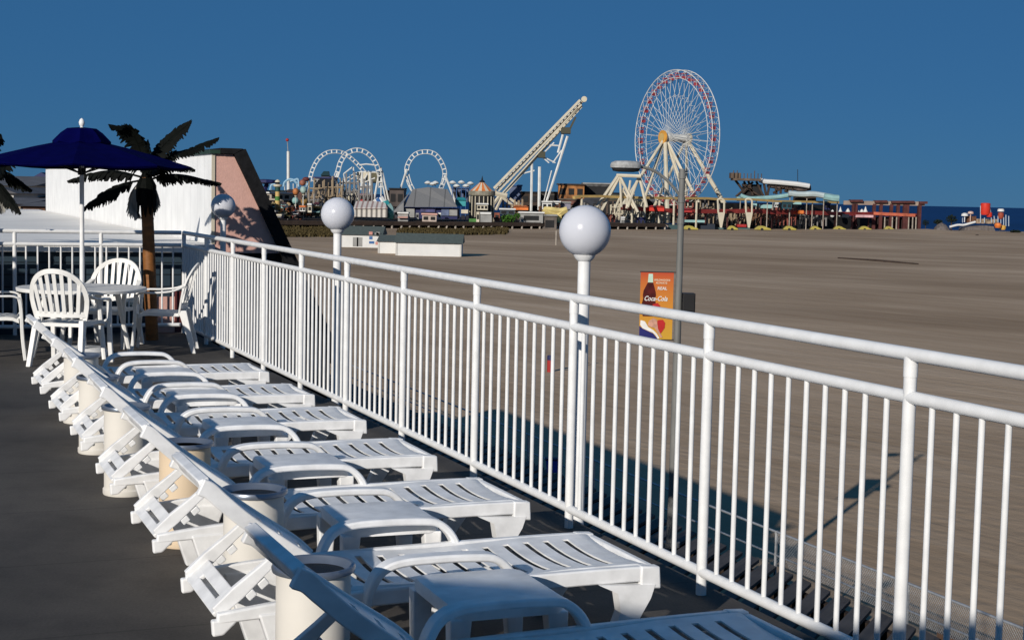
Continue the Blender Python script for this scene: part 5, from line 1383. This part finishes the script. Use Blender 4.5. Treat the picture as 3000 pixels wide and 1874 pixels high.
m = MB(); pp = [at(*Z5(*c), YW + 1) for c in ((900, 300), (1100, 330), (1350, 350), (1500, 375), (1660, 350))]; m.tube(arc(pp, 4), 1.0, 8); m.build('flume_lower', mat('brown_grey_flume', (.13, .10, .09), var=.6, scale=.7), wt, smooth=True)
m = MB(); a, b = Z5(1435, 40), Z5(1435, 270); pole_px(m, *a, *b, YW + 5, YW + 5, .10, 5); m.build('mast', DARK, wt)
ts = thing('water_slide', at(2390, 640, 450), 'long pale aqua water slide descending to the right behind the ochre beam', 'water slide')
for i, (pp, r_) in enumerate(((((350, 560), (620, 555), (1000, 535), (1250, 500), (1400, 470), (1500, 480)), .65), (((1270, 465), (1500, 480), (1700, 475), (1880, 500), (2160, 550)), .85), (((1900, 520), (2050, 545), (2160, 555)), 1.05), (((420, 500), (550, 545), (700, 560)), .6))):
    m = MB(); m.tube(arc([at(*Z5(*c), 448 - i) for c in pp], 4), r_, 8); m.build('flume', AQUA if i != 1 else mat('pale_grey_flume', (.40, .47, .48), var=.2, scale=.4), ts, smooth=True)
for x, y in ((420, 540), (700, 560), (1000, 545), (1300, 500), (1600, 490), (1900, 520), (2140, 560)):
    p = at(*Z5(x, y), 448); MB().tube([(p.x, p.y, SAND), p], .15, 5).build('support', PILE, ts)
m = MB(); a, b = at(*Z5(1400, 510), 452), at(*Z5(1760, 600), 452); m.box(a.x, 452, b.z, b.x, 456, a.z); m.build('start_house', WOODD, ts)

# ---------------- open pavilion at the pier end
Yp = Yd(2600) + 6
pv = thing('pier_pavilion', at(2600, 670, Yp), 'open maroon timber pavilion frame at the right end of the pier with sea behind', 'pavilion')
MRP = mat('maroon_timber', (0.075, 0.02, 0.018), rough=.8, var=.4, scale=.8)
m = MB(); a, b = at(*Z6(430, 325), Yp), at(*Z6(1870, 345), Yp); m.bar(a, b, .5, 1.25); m.build('beam', mat('pale_timber_beam', (.27, .21, .17), var=.3, scale=.5), pv)
for (x0, x1, y) in ((540, 760, 293), (975, 1190, 305), (1270, 1670, 313), (1760, 1900, 325)):
    a, b = at(*Z6(x0, y), Yp), at(*Z6(x1, y), Yp); m = MB(); m.bar(a, b, 3, .75); m.build('roof_slab', MRP, pv)
for x in (610, 650, 975, 1095, 1280, 1400, 1515, 1565, 1780):
    a, b = at(*Z6(x, 345), Yp), at(*Z6(x, 780), Yp); m = MB(); m.bar((a.x, Yp, SAND - .2), (a.x, Yp, a.z), 1.7 if x > 1700 else 1.15, .9, up=(1, 0, 0)); m.build('column', MRP, pv)
m = MB(); a, b = at(*Z6(960, 560), Yp + 2), at(*Z6(1760, 780), Yp + 2)
m.box(a.x, Yp + 2, SAND - .2, b.x, Yp + 3, a.z - .3); m.build('lower_wall', mat('very_dark_maroon', (.02, .008, .008), var=.5, scale=.5), pv)
for x in (1165, 1300, 1375, 1590, 1660, 1720):
    a = at(*Z6(x, 580), Yp - 1); MB().tube([(a.x, Yp - 1, SAND), (a.x, Yp - 1, a.z)], .2, 5).build('pale_post', PILE, pv)
m = MB(); a, b = at(*Z6(1700, 550), Yp - .5), at(*Z6(960, 515), Yp - .5); m.bar(a, b, .6, .9); m.build('front_rail', mat('orange_red_rail', (.42, .10, .05), var=.5, scale=.5), pv)
for i, x in enumerate((235, 375, 510, 685, 755, 820)):
    p = at(*Z6(x, 500 - (i % 3) * 12), Yp + 1); m = MB(); m.lathe(p, [(.1, -1.6), (.55, -1.3), (.75, -.2), (.35, .6), (.05, 1.6 if i in (1, 5) else .9)], 8)
    m.build('ride_car', PWHITE, base=p, label='small white ride car above the red walkway, %s from the left' % ['first', 'second', 'third', 'fourth', 'fifth', 'sixth'][i], cat='ride car', group='white ride cars on the walkway')

# ---------------- water playground at the far right
pz = lambda x, y: (2600 + x / 6.0525, 560 + y / 6.0525)
YG = 468
pg = thing('water_playground', at(2880, 680, YG), 'water playground with red bucket and white mushrooms at the right edge', 'playground')
k = YG / F / 6.0525
def lz(x, y, prof, m_, nm, n=14, dY=0):
    c = at(*pz(x, y), YG + dY); m = MB(); m.lathe(c, [(r * k, z * k) for r, z in prof], n); m.build(nm, m_, pg, smooth=True)
lz(1735, 330, [(70, -90), (85, -60), (85, 110), (70, 118), (20, 122)], BRED, 'red_bucket')
lz(1805, 420, [(40, -40), (52, -20), (45, 40), (10, 55)], BRED, 'red_chute')
lz(1370, 430, [(8, -120), (10, -20), (62, -10), (55, 25), (20, 45)], SHEDW, 'mushroom')
lz(1475, 390, [(8, -150), (10, -20), (55, -10), (45, 25), (15, 35)], mat('pink_cap', (.5, .36, .30)), 'mushroom')
lz(2010, 350, [(8, -60), (10, -20), (60, -10), (56, 25), (40, 38)], SHEDW, 'mushroom')
lz(2010, 430, [(30, -60), (52, -20), (50, 45), (12, 52)], mat('brick_red_cap', (.30, .06, .03)), 'red_funnel')
m = MB()
for (x0, y0, x1, y1, r) in ((1650, 260, 1650, 560, 8), (1820, 300, 1850, 560, 9), (1330, 470, 1330, 560, 6), (1960, 440, 1960, 640, 9), (2010, 460, 2010, 700, 8), (2060, 460, 2060, 640, 9), (2100, 420, 2100, 620, 9), (2150, 440, 2150, 620, 9), (1890, 440, 1900, 560, 9), (1720, 470, 1720, 560, 9), (1980, 640, 1980, 730, 8)):
    MB().tube([at(*pz(x0, y0), YG), at(*pz(x1, y1), YG)], r * k, 6).build('post', mat('pale_blue_post', (.36, .42, .48), var=.2), pg)
m = MB()
a, b = at(*pz(1580, 490), YG + 1), at(*pz(1960, 580), YG + 1); m.box(a.x, YG + 1, b.z, b.x, YG + 4, a.z); m.build('deck_panel', mat('tan_play_panel', (.30, .22, .15), var=.8, scale=1.2), pg)
m = MB(); a, b = at(*pz(1420, 440), YG + 1), at(*pz(1570, 560), YG + 1); m.box(a.x, YG + 1, b.z, b.x, YG + 3, a.z); m.build('hut', mat('brown_hut', (.14, .06, .03), var=.6, scale=1.4), pg)
m = MB(); m.tube(arc([at(*pz(*c), YG - 1) for c in ((1100, 635), (1240, 600), (1350, 600), (1450, 575), (1560, 545))], 4), 20 * k, 8); m.build('white_slide', SHEDW, pg, smooth=True)
lz(1960, 610, [(50, -40), (66, 0), (50, 40), (10, 52)], ORANGE, 'orange_tub', dY=-2)
lz(2050, 640, [(40, -45), (52, 0), (40, 30), (10, 40)], mat('gold_tub', (.50, .28, .05)), 'gold_tub', dY=-1)
m = MB(); a, b = at(*pz(1340, 600), YG - 2), at(*pz(1900, 720), YG - 2)
pts = [(1340, 725), (1380, 650), (1450, 630), (1600, 615), (1750, 610), (1880, 625), (1920, 725)]
m.prism([at(*pz(*c), YG - 2) for c in pts], (0, 6, 0)); m.build('rock_base', mat('grey_brown_rock', (.13, .11, .10), var=.4, scale=1.5, bump=.4), pg)
# sand heaps and bushes beside the playground
for (pts, mm_, nm, lb) in (([(820, 725), (850, 620), (900, 570), (960, 540), (1030, 580), (1080, 640), (1100, 725)], mat('grey_brown_rock', (.13, .11, .10)), 'rock_heap', 'grey rock heap left of the white playground slide'),):
    P_ = [at(*pz(*c), 462) for c in pts]; m = MB(); n = len(P_); cx = sum(p.x for p in P_) / n
    base = at(*pz(960, 725), 462)
    nr = 10
    for j in range(nr + 1):
        a = pi * j / nr
        for p in P_: m.v.append(V((cx + (p.x - cx), 462 + 5 * cos(a) * (.3 + .7 * (p.z - base.z + 1) / 15), base.z - .3 + (p.z - base.z) * sin(a) ** .7 + .15 * mnoise.noise(p * .8 + V((0, j, 0))))))
    for j in range(nr):
        for i in range(n - 1): m.f.append([j * n + i, j * n + i + 1, (j + 1) * n + i + 1, (j + 1) * n + i])
    m.build(nm, mm_, base=V((cx, 462, SAND)), label=lb, cat='rock heap')
BUSH = mat('dark_bush_leaves', (0.014, 0.022, 0.014), rough=.8, var=.5, scale=3, spec=.1)
def bush(cx, cy, rx, ry, Y, name, label, n=260, bm=None, g=None):
    c = at(cx, cy, Y); kk = Y / F; m = MB()
    for i in range(n):
        d = V((random.gauss(0, 1), random.gauss(0, 1), random.gauss(0, 1))).normalized() * random.random() ** .4
        p = c + V((d.x * rx * kk, d.y * rx * kk, d.z * ry * kk)); s_ = rx * kk * random.uniform(.10, .2)
        a = V((random.gauss(0, 1), random.gauss(0, 1), random.gauss(0, 1))).normalized(); b = a.orthogonal().normalized() * s_; e_ = a.cross(b).normalized() * s_ * .6
        m.add([p - b, p + e_, p + b, p - e_], [(0, 1, 2, 3)])
    b0 = V((c.x, Y, c.z - ry * kk))
    r = thing(name, b0, label, 'bush', g); m.build('foliage', bm or BUSH, r)
    m = MB(); m.tube([V((c.x, Y, min(SAND, b0.z) - .1)), c], .12 * rx * kk, 6); m.build('stem', WOODD, r)
    return r
bush(2788, 641, 17, 12, 480, 'dark_bush', 'large dark bush against the sea left of the playground')
bush(2748, 650, 14, 7, 476, 'dark_bush', 'low dark bush left of the large bush by the sea')
bush(2712, 652, 10, 9, 470, 'dark_bush', 'dark bush at the right foot of the maroon pavilion')
bush(2975, 678, 16, 4, 478, 'dark_bush', 'low dark shrub line at the right edge of the picture')
GB = mat('green_shrub_leaves', (0.05, 0.13, 0.02), rough=.8, var=.5, scale=3, spec=.1)
bush(1488, 640, 24, 12, Yd(1488) + 2, 'green_shrub', 'bright green shrub cluster on the pier edge below the lift hill', 320, GB)
bush(1515, 632, 12, 8, Yd(1515) + 2, 'green_shrub', 'smaller green shrub right of the bright green cluster', 200, GB)
# yellow ride arms in front of the white trailers
ya = thing('yellow_ride', at(1630, 640, Yd(1630) + 5), 'pale yellow ride arms left of the largest globe lamp', 'amusement ride')
PY_ = mat('pale_yellow_arm', (.55, .44, .17), var=.25, scale=.5)
m = MB(); Y = Yd(1630) + 5
for c in (((850, 690), (960, 740), (1080, 800), (1180, 800)), ((1060, 840), (1120, 790), (1220, 700)), ((880, 690), (1010, 700), (1160, 720), (1280, 690))):
    m.tube(arc([at(*Z3(*q_), Y) for q_ in c], 4), .9, 6)
m.build('arms', PY_, ya, smooth=True)
m = MB(); a = at(*Z3(1080, 860), Y); m.lathe(V((a.x, Y, PIERZ)), [(2.0, 0), (1.4, 1), (.8, a.z - PIERZ + 1)], 10); m.build('base', PY_, ya)

# ---------------- colourful kiddie rides at the left end of the pier
blk(Z1, 90, 420, 700, 560, mat('pale_tan_arcade', (.36, .31, .25), var=.2, scale=.4), 'arcade_hall', 'pale tan arcade hall behind the left pier rides', 'hall', Yo=26, depth=12, roof=PWHITE, win=5)
blk(Z1, 1150, 300, 1500, 680, mat('charcoal_ride', (.018, .018, .022), var=.6, scale=.4), 'dark_ride_hall', 'charcoal dark ride hall behind the overlapping loops', 'hall', Yo=24, depth=10, roof=DARK, rh=24)
blk(Z1, 1140, 140, 1520, 260, mat('white_window_band', (.40, .39, .38), var=.5, scale=.7), 'ride_building', 'white windowed block behind the crossing loops', 'building', Yo=40, depth=6, roof=DBLUE, win=6)
r = blk(Z1, 1280, 90, 1420, 150, mat('slate_tower', (.03, .04, .05), var=.3), 'ride_building', 'small dark tower with pointed green roof between the loops', 'building', Yo=41, depth=5, roof=mat('dark_green_roof', (.02, .05, .05)), rh=13)
# lighthouse-like striped tower
Y = Yd(812) + 10; c = at(*Z1(465, 640), Y); k = Y / F / 6.371
lt = thing('striped_tower', V((c.x, Y, PIERZ)), 'green and yellow banded lighthouse tower at the left of the pier', 'tower')
for i, (y0, y1, mm_, r0) in enumerate(((640, 560, YTRIM, 48), (560, 480, GREEN, 46), (480, 390, YTRIM, 44), (390, 300, mat('deep_green', (.012, .05, .035)), 50))):
    a, b = at(*Z1(465, y0), Y).z, at(*Z1(465, y1), Y).z; m = MB(); m.lathe(V((c.x, Y, 0)), [(r0 * k, a if i else PIERZ), (r0 * k, b)], 16); m.build('band', mm_, lt, smooth=True)
zt2 = at(*Z1(465, 300), Y).z
m = MB(); m.lathe(V((c.x, Y, zt2)), [(70 * k, 0), (80 * k, 15 * k), (78 * k, 40 * k), (60 * k, 45 * k)], 16); m.build('gallery', PCREAM, lt)
m = MB(); m.lathe(V((c.x, Y, zt2)), [(38 * k, 45 * k), (38 * k, 85 * k)], 12); m.build('lantern', DARK, lt)
m = MB(); m.lathe(V((c.x, Y, zt2)), [(55 * k, 85 * k), (40 * k, 115 * k), (6 * k, 135 * k)], 14); m.build('cap', PCREAM, lt)
# dark swing mast with disc top, far left
Y = Yd(778) + 20; c = at(*Z1(235, 430), Y)
sm = thing('swing_tower', V((c.x, Y, PIERZ)), 'dark blue bent swing tower with disc top near the mansard slope', 'amusement ride')
m = MB(); m.tube([V((c.x - .8, Y, PIERZ)), at(*Z1(215, 370), Y), at(*Z1(265, 270), Y), at(*Z1(240, 215), Y)], .55, 6); m.build('mast', DBLUE, sm)
m = MB(); m.lathe(at(*Z1(240, 200), Y), [(.6, -.6), (3.2, -.3), (3.2, .3), (.5, .5)], 14); m.build('disc', DBLUE, sm)
# balloon ride: baskets with coloured balloons
bl = [(805, 390, 58, 66, mat('rust_orange_balloon', (.36, .13, .04), var=.5, scale=.8)), (950, 360, 66, 70, mat('mint_balloon', (.26, .36, .33), var=.5, scale=.8)), (935, 225, 62, 60, mat('brick_balloon', (.28, .10, .06), var=.6, scale=.8)),
      (800, 560, 66, 66, mat('aqua_balloon', (.22, .38, .36), var=.5, scale=.8)), (965, 560, 66, 84, mat('gold_balloon', (.36, .22, .07), var=.6, scale=.8)), (1000, 160, 70, 42, mat('maroon_balloon', (.14, .03, .025), var=.5, scale=.8)), (660, 640, 62, 50, mat('sand_balloon', (.48, .32, .16), var=.4, scale=.8))]
bn_ = ['rust orange', 'mint green', 'brick red', 'aqua', 'gold', 'maroon', 'sand coloured']
for i, (x, y, rx, ry, mm_) in enumerate(bl):
    Y = Yd(870) + 8 + i * .8; c = at(*Z1(x, y), Y); k = Y / F / 6.371
    r = thing('balloon_ride', V((c.x, Y, PIERZ)), '%s balloon gondola of the kiddie ride left of the loops' % bn_[i], 'balloon ride', 'balloon gondolas of the kiddie ride')
    m = MB(); m.sphere(c, rx * k, 12, 8, ry / rx); m.build('balloon', mm_, r, smooth=True)
    m = MB(); m.lathe(c - V((0, 0, (ry + 30) * k)), [(18 * k, 0), (26 * k, 22 * k)], 8); m.build('basket', PCREAM, r)
    m = MB(); m.tube([c - V((0, 0, (ry + 8) * k)), V((c.x, Y, PIERZ))], 5 * k, 5); m.build('stem', PWHITE, r)
# arched pale blue coaster behind
kc = thing('kiddie_coaster', at(850, 600, 410), 'small pale blue arched coaster behind the balloon ride', 'roller coaster')
m = MB()
for c in (((580, 300), (600, 220), (680, 165), (760, 175), (830, 240)), ((700, 200), (790, 170), (850, 165), (860, 300)), ((330, 380), (350, 280), (420, 250)), ((1030, 230), (1000, 300), (960, 330))):
    m.tube(arc([at(*Z1(*q_), 408) for q_ in c], 5), .3, 5)
m.build('track', mat('pale_blue_track', (.26, .42, .54), var=.15), kc)
for x in (600, 680, 760, 830, 350): MB().tube([at(*Z1(x, 240), 408), at(*Z1(x, 500), 408)], .14, 4).build('support', PWHITE, kc)
# small stands and cars low at the left end
random.seed(21)
cols = [mat('dusty_rose', (.30, .17, .15), var=.5, scale=.8), PCREAM, mat('leaf_dark', (.04, .05, .025), var=.5, scale=.8), ORANGE, SHEDW, mat('dull_maroon', (.14, .035, .035), var=.5), AQUA, YTRIM, GREYP, mat('plum_brown', (.09, .06, .055), var=.5)]
cn = ['dusty rose', 'cream', 'dark olive', 'orange', 'white', 'dull maroon', 'aqua', 'ochre', 'grey', 'plum brown']
spots = [(190, 590, 300, 640, 1), (330, 620, 420, 730, 2), (430, 690, 520, 790, 7), (530, 620, 620, 700, 6), (620, 680, 720, 770, 3), (240, 740, 330, 830, 1), (350, 770, 430, 850, 9), (540, 760, 640, 830, 7), (650, 780, 760, 860, 5), (770, 760, 860, 850, 0), (880, 680, 980, 760, 4), (890, 770, 960, 850, 8), (1030, 640, 1100, 780, 1), (1000, 780, 1100, 860, 9), (1140, 620, 1240, 660, 8), (1140, 690, 1260, 850, 2), (560, 840, 700, 900, 2), (430, 840, 540, 890, 0), (760, 860, 900, 900, 9), (1180, 790, 1240, 850, 4)]
for i, (x0, y0, x1, y1, ci) in enumerate(spots):
    pos = ['behind the tip of the mansard slope', 'below the banded tower', 'right of the banded tower', 'beneath the balloons', 'left of the loops'][min(4, int((x0 - 190) / 210))]
    blk(Z1, x0, y0, x1, y1, cols[ci], 'game_stand', '%s game stand %s, %s row' % (cn[ci], pos, 'upper' if y0 < 650 else ('middle' if y0 < 770 else 'front')), 'game stand', Yo=random.uniform(2, 9), depth=3.5, roof=cols[(ci * 3 + 1) % 10], rh=random.choice([0, 3, 5]), win=random.choice([1, 2, 2]), awn=cols[(ci + 4) % 10] if i % 2 else None, group='game stands at the left end of the pier')
# blue slide beside the striped hall
bs = thing('slide_ride', at(1140, 640, Yd(1140) + 7), 'blue and white striped slide right of the striped hall', 'slide')
Y = Yd(1130) + 8
for i, (c, mm_, r_) in enumerate(((((0, 500), (60, 590), (130, 640)), SHEDW, .8), (((50, 480), (110, 580), (190, 650)), MBLUE, .9), (((90, 470), (160, 590), (230, 680)), SHEDW, .7), (((170, 540), (220, 660), (260, 720)), TEAL, .9), (((230, 600), (270, 680), (280, 800)), AQUA, .7), (((230, 720), (260, 790), (250, 850)), mat('sea_green_slide', (.10, .30, .22)), .9))):
    m = MB(); m.tube(arc([at(*Z2(*q_), Y - i * .3) for q_ in c], 4), r_, 6); m.build('lane', mm_, bs, smooth=True)

# ---------------- back row of low halls that closes the skyline, and lattice ride frames between them
random.seed(5)
BRW = [mat('umber_hall', (.075, .05, .035), var=.6, scale=.5), mat('slate_hall', (.06, .065, .075), var=.5, scale=.5), mat('mud_hall', (.11, .085, .06), var=.6, scale=.5), mat('ink_hall', (.02, .024, .035), var=.6, scale=.5), mat('brick_hall', (.13, .05, .035), var=.6, scale=.5), mat('olive_hall', (.05, .05, .03), var=.6, scale=.5), mat('bone_hall', (.30, .26, .21), var=.4, scale=.5)]
BRN = ['umber brown', 'slate grey', 'mud brown', 'ink dark', 'brick red', 'olive', 'bone coloured']
back = [(730, 775, 556, 1), (775, 830, 562, 2), (832, 885, 560, 4), (884, 930, 566, 5), (1000, 1040, 566, 0), (1128, 1180, 560, 3), (1500, 1560, 574, 0), (1560, 1625, 580, 2), (1700, 1762, 574, 3), (1762, 1830, 566, 0), (1830, 1892, 578, 5), (1892, 1950, 572, 3), (1950, 2012, 580, 0), (2010, 2062, 585, 2), (2062, 2120, 586, 3), (1640, 1700, 585, 6)]
for i, (x0, x1, y0, ci) in enumerate(back):
    bet = ['left of the overlapping loops', 'behind the grey hall', 'behind the lift hill', 'behind the big wheel'][0 if x0 < 900 else (1 if x0 < 1300 else (2 if x0 < 1690 else 3))]
    block(x0, y0, x1, 655, BRW[ci], 'pier_hall', '%s low hall %s, %s in back row' % (BRN[ci], bet, ['first', 'second', 'third', 'fourth', 'fifth', 'sixth', 'seventh', 'eighth', 'ninth', 'tenth', 'eleventh', 'twelfth', 'thirteenth', 'fourteenth', 'fifteenth', 'sixteenth'][i]), 'hall', Yo=(46 if x0 < 1690 else 82) + (i % 3) * 3, depth=9, roof=BRW[(ci + 3) % 7], rh=random.choice([0, 3, 6]), win=random.choice([2, 3, 4]), sign=BRW[(ci + 5) % 7] if i % 2 else None, group='low halls in the back row of the pier')
FRM = [mat('rust_lattice', (.15, .075, .04), var=.5), PCREAM, mat('grey_lattice', (.22, .21, .20), var=.4), mat('dusty_red_lattice', (.24, .07, .05), var=.5), mat('tan_lattice', (.30, .23, .15), var=.4)]
FNM = ['rust brown', 'cream', 'grey', 'dusty red', 'tan']
frames = [(905, 945, 560, 640, 2), (760, 800, 590, 645, 4), (840, 880, 600, 648, 3), (980, 1030, 590, 645, 1), (1475, 1530, 580, 640, 4), (1580, 1640, 590, 640, 0), (1700, 1770, 592, 645, 2), (1790, 1860, 585, 648, 1), (1880, 1945, 590, 650, 4), (1985, 2040, 592, 655, 3), (2060, 2110, 595, 655, 2), (2180, 2250, 600, 660, 0), (2262, 2330, 600, 660, 3), (2345, 2420, 602, 662, 2), (1720, 1800, 625, 650, 3), (2130, 2180, 605, 660, 4), (1640, 1700, 600, 640, 2), (1905, 1960, 620, 655, 1), (950, 1000, 515, 612, 4), (1004, 1050, 500, 600, 2), (1052, 1090, 520, 600, 2), (905, 948, 520, 610, 4), (1835, 1885, 560, 648, 1), (1990, 2030, 585, 655, 1), (2052, 2090, 588, 655, 4)]
LBX = dict(zip(range(18, 25), ['tall tan lattice ride inside the nearer coaster loop', 'tallest grey lattice ride beside the coaster lift station', 'grey lattice ride under the right leg of the coaster loops', 'tan lattice ride left of the nearer coaster loop foot', 'cream lattice ride between the cream A-frame ride and the wheel', 'cream lattice ride right of the street lamp pole', 'tan lattice ride left of the left tapered pylon']))
for i, (x0, x1, y0, y1, ci) in enumerate(frames):
    Y = Yd((x0 + x1) / 2) + 13 + (i % 4) * 2; m = MB(); n = max(3, int((x1 - x0) / 11))
    for lay in (0, 3.5):
        for k in range(n + 1):
            x = x0 + (x1 - x0) * k / n; yt = y0 + random.uniform(0, .45) * (y1 - y0); pole_px(m, x, y1, x + random.uniform(-3, 3), yt, Y + lay, Y + lay, random.uniform(.13, .26), 5)
            if k < n: pole_px(m, x, y1 - random.uniform(0, 8), x + (x1 - x0) / n, y0 + random.uniform(.1, .7) * (y1 - y0), Y + lay, Y + lay, random.uniform(.08, .16), 4)
        for f in (.35, .65): pole_px(m, x0 - 3, y0 + (y1 - y0) * f, x1 + 3, y0 + (y1 - y0) * (f + random.uniform(-.08, .08)), Y + lay, Y + lay, .15, 4)
    for k in range(n + 1): x = x0 + (x1 - x0) * k / n; m.tube([at(x, y0 + (y1 - y0) * .65, Y), at(x, y0 + (y1 - y0) * .65, Y + 3.5)], .1, 4)
    base = at((x0 + x1) / 2, y1, Y)
    bet = '' if i >= 18 else ['left of the overlapping loops', 'near the loops', 'by the lift hill', 'left of the big wheel', 'under the big wheel', 'below the aqua slide'][0 if x0 < 900 else 1 if x0 < 1100 else 2 if x0 < 1690 else 3 if x0 < 1880 else 4 if x0 < 2120 else 5]
    m.build('lattice_ride', FRM[ci], base=V((base.x, Y, PIERZ)), label=LBX[i] if i >= 18 else '%s lattice ride %s, %s from the left' % (FNM[ci], bet, ['first', 'third', 'second', 'fourth', 'fifth', 'sixth', 'eighth', 'tenth', 'eleventh', 'thirteenth', 'fourteenth', 'sixteenth', 'seventeenth', 'eighteenth', 'ninth', 'fifteenth', 'seventh', 'twelfth'][i]), cat='lattice ride', group='lattice ride frames on the pier')
